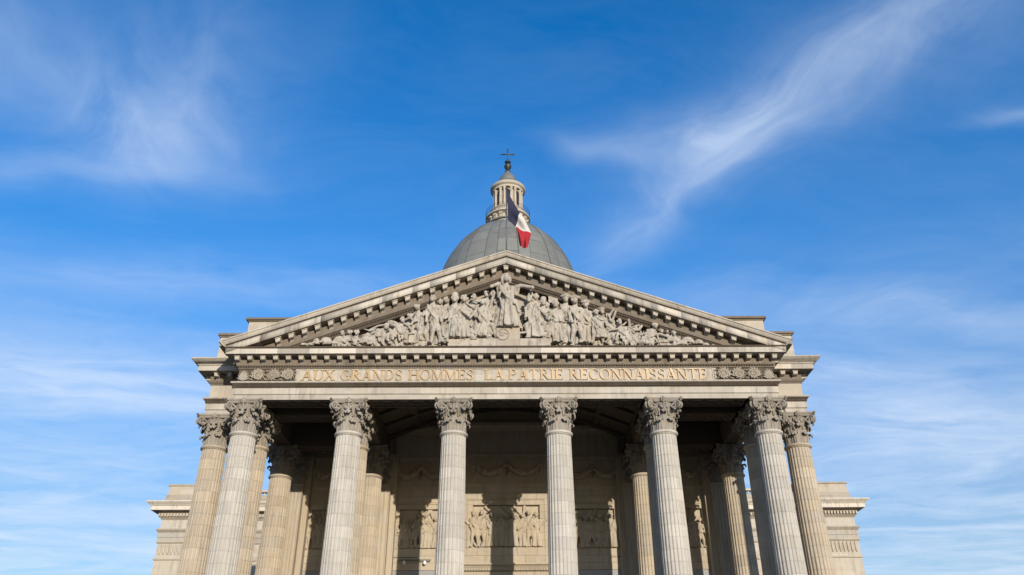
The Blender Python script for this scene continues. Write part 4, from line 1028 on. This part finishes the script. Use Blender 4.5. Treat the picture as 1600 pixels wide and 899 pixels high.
for k in range(8):
    a = R(-90+45*k); ca, sa = math.cos(a), math.sin(a)
    m = MB(); hw = .42
    pts = [(-hw, 71.5), (hw, 71.5), (hw, 73.9)]+[(hw*math.cos(R(q)), 73.9+hw*math.sin(R(q))) for q in range(20, 180, 20)]+[(-hw, 73.9)]
    m.loft([[(DX+r*ca-u*sa, DY+r*sa+u*ca, z) for u, z in pts] for r in (1.5, 1.93)]); op = link('window', m.mesh('window'), 'glass', lan)
    m = MB()
    for u0, u1 in ((-hw-.16, -hw-.001), (hw+.001, hw+.16)): m.loft([[(DX+r*ca-u*sa, DY+r*sa+u*ca, z) for u, z in ((u0, 71.46), (u1, 71.46), (u1, 74.0), (u0, 74.0))] for r in (1.6, 2.12)])
    for q in range(0, 180, 20):
        m.loft([[(DX+r*ca-u*sa, DY+r*sa+u*ca, z) for u, z in ((hw*1.002*math.cos(R(q)), 73.95+hw*math.sin(R(q))), ((hw+.16)*math.cos(R(q)), 73.95+(hw+.16)*math.sin(R(q))), ((hw+.16)*math.cos(R(q+20)), 73.95+(hw+.16)*math.sin(R(q+20))), (hw*1.002*math.cos(R(q+20)), 73.95+hw*math.sin(R(q+20))))] for r in (1.6, 2.11)])
    link('window_surround', m.mesh('window_surround'), 'cream', lan)
    b = a+R(22.5); m = MB()
    for w in (-.33, .33):
        cx, cy = DX+2.12*math.cos(b)-w*math.sin(b), DY+2.12*math.sin(b)+w*math.cos(b)
        m.lathe([(.26, 71.46), (.26, 71.6), (.21, 71.7), (.18, 74.4), (.25, 74.55), (.27, 74.75)], 12, (cx, cy))
    link('column_pair', m.mesh('column_pair', smooth=True), 'cream', lan)
ring('cornice', [(1.9, 74.75), (2.42, 74.76), (2.42, 75.1), (2.5, 75.15), (2.68, 75.3), (2.72, 75.5), (2.72, 75.68), (2.3, 75.8), (1.6, 76.1)], 'cream', lan)
ring('cap', [(2.35, 75.8), (2.3, 76.1), (1.9, 76.55), (1.55, 76.8), (1.5, 77.0), (1.32, 77.1), (1.28, 77.5), (1.1, 78.0), (.75, 78.5), (.5, 78.8), (.4, 79.0), (.36, 79.2)], 'lead', lan)
ring('finial', [(.30, 79.1), (.46, 79.2), (.3, 79.35), (.26, 79.6), (.55, 80.0), (.58, 80.3), (.34, 80.6), (.28, 80.8), (.48, 81.0), (.48, 81.15), (.2, 81.2)], 'bronze', lan, 24)
m = MB(); m.tube([(DX, DY, 81.15), (DX, DY, 83.75)], .10, 6); m.tube([(DX-1.02, DY, 82.68), (DX+1.02, DY, 82.68)], .10, 6)
for p in ((-1.02, 82.68), (1.02, 82.68), (0, 83.75)): m.ell((DX+p[0], DY, p[1]), (.15, .12, .15), 8, 5)
link('cross', m.mesh('cross', smooth=True), 'copper', lan)

# ------------------------------------------------------------------ flag on the gable
FYY = 48.33
fp = bpy.data.objects.new('flagpole', None); sc.collection.objects.link(fp); fp.location = (.03, FYY, 30.5)
tag(fp, 'thin grey flagpole with limp blue, white and red flag above the pediment', 'flagpole')
m = MB(); m.tube([(0, 0, 0), (0, 0, 6.6)], [.055, .045], 10); link('pole', m.mesh('pole', smooth=True), 'pole', fp)
m = MB(); m.ell((0, 0, 6.72), (.10, .10, .11), 10, 6); link('finial', m.mesh('finial', smooth=True), 'bronze', fp)
def fab(name, col):
    mt = plain(name, col, .8, 0, .10, 9., .1); b = mt.node_tree.nodes['Principled BSDF']
    MT[name] = mt
fab('blue_cloth', (.012, .012, .036)); fab('white_cloth', (.48, .465, .45)); fab('red_cloth', (.30, .009, .014))
TOP = [(.06, 36.97), (.97, 35.0), (1.76, 33.30), (1.47, 31.62)]; BOT = [(.07, 34.4), (.64, 33.72), (.68, 33.50), (.93, 32.15)]
def lerp(P_, u):
    u *= 3; i = min(2, int(u)); t = u-i; return (P_[i][0]*(1-t)+P_[i+1][0]*t, P_[i][1]*(1-t)+P_[i+1][1]*t)
NU, NVV = 36, 16
m = MB(); m.m = 1; vs = []
for i in range(NU+1):
    u = i/NU; a, b = lerp(TOP, u), lerp(BOT, u)
    for j in range(NVV+1):
        v = j/NVV; fold = .10*math.sin(v*9+u*4)*min(1, u*3)+.20*math.sin(u*11+v*3.5)*min(1, u*2)
        sag = .05*math.sin(v*math.pi)*(1-u)
        vs.append((a[0]*(1-v)+b[0]*v+sag*.6+.03*math.sin(v*12+u*3)*u, fold-.25*u, a[1]*(1-v)+b[1]*v-30.5))
fs, mi = [], []
for i in range(NU):
    for j in range(NVV):
        q = i*(NVV+1)+j; fs.append((q, q+1, q+NVV+2, q+NVV+1)); mi.append(i*3//NU)
m.v, m.f, m.mi = vs, fs, mi
fo = link('flag', m.mesh('flag', smooth=True), ('blue_cloth', 'white_cloth', 'red_cloth'), fp)
tag(fo, 'limp tricolour flag of blue, white and red vertical bands')
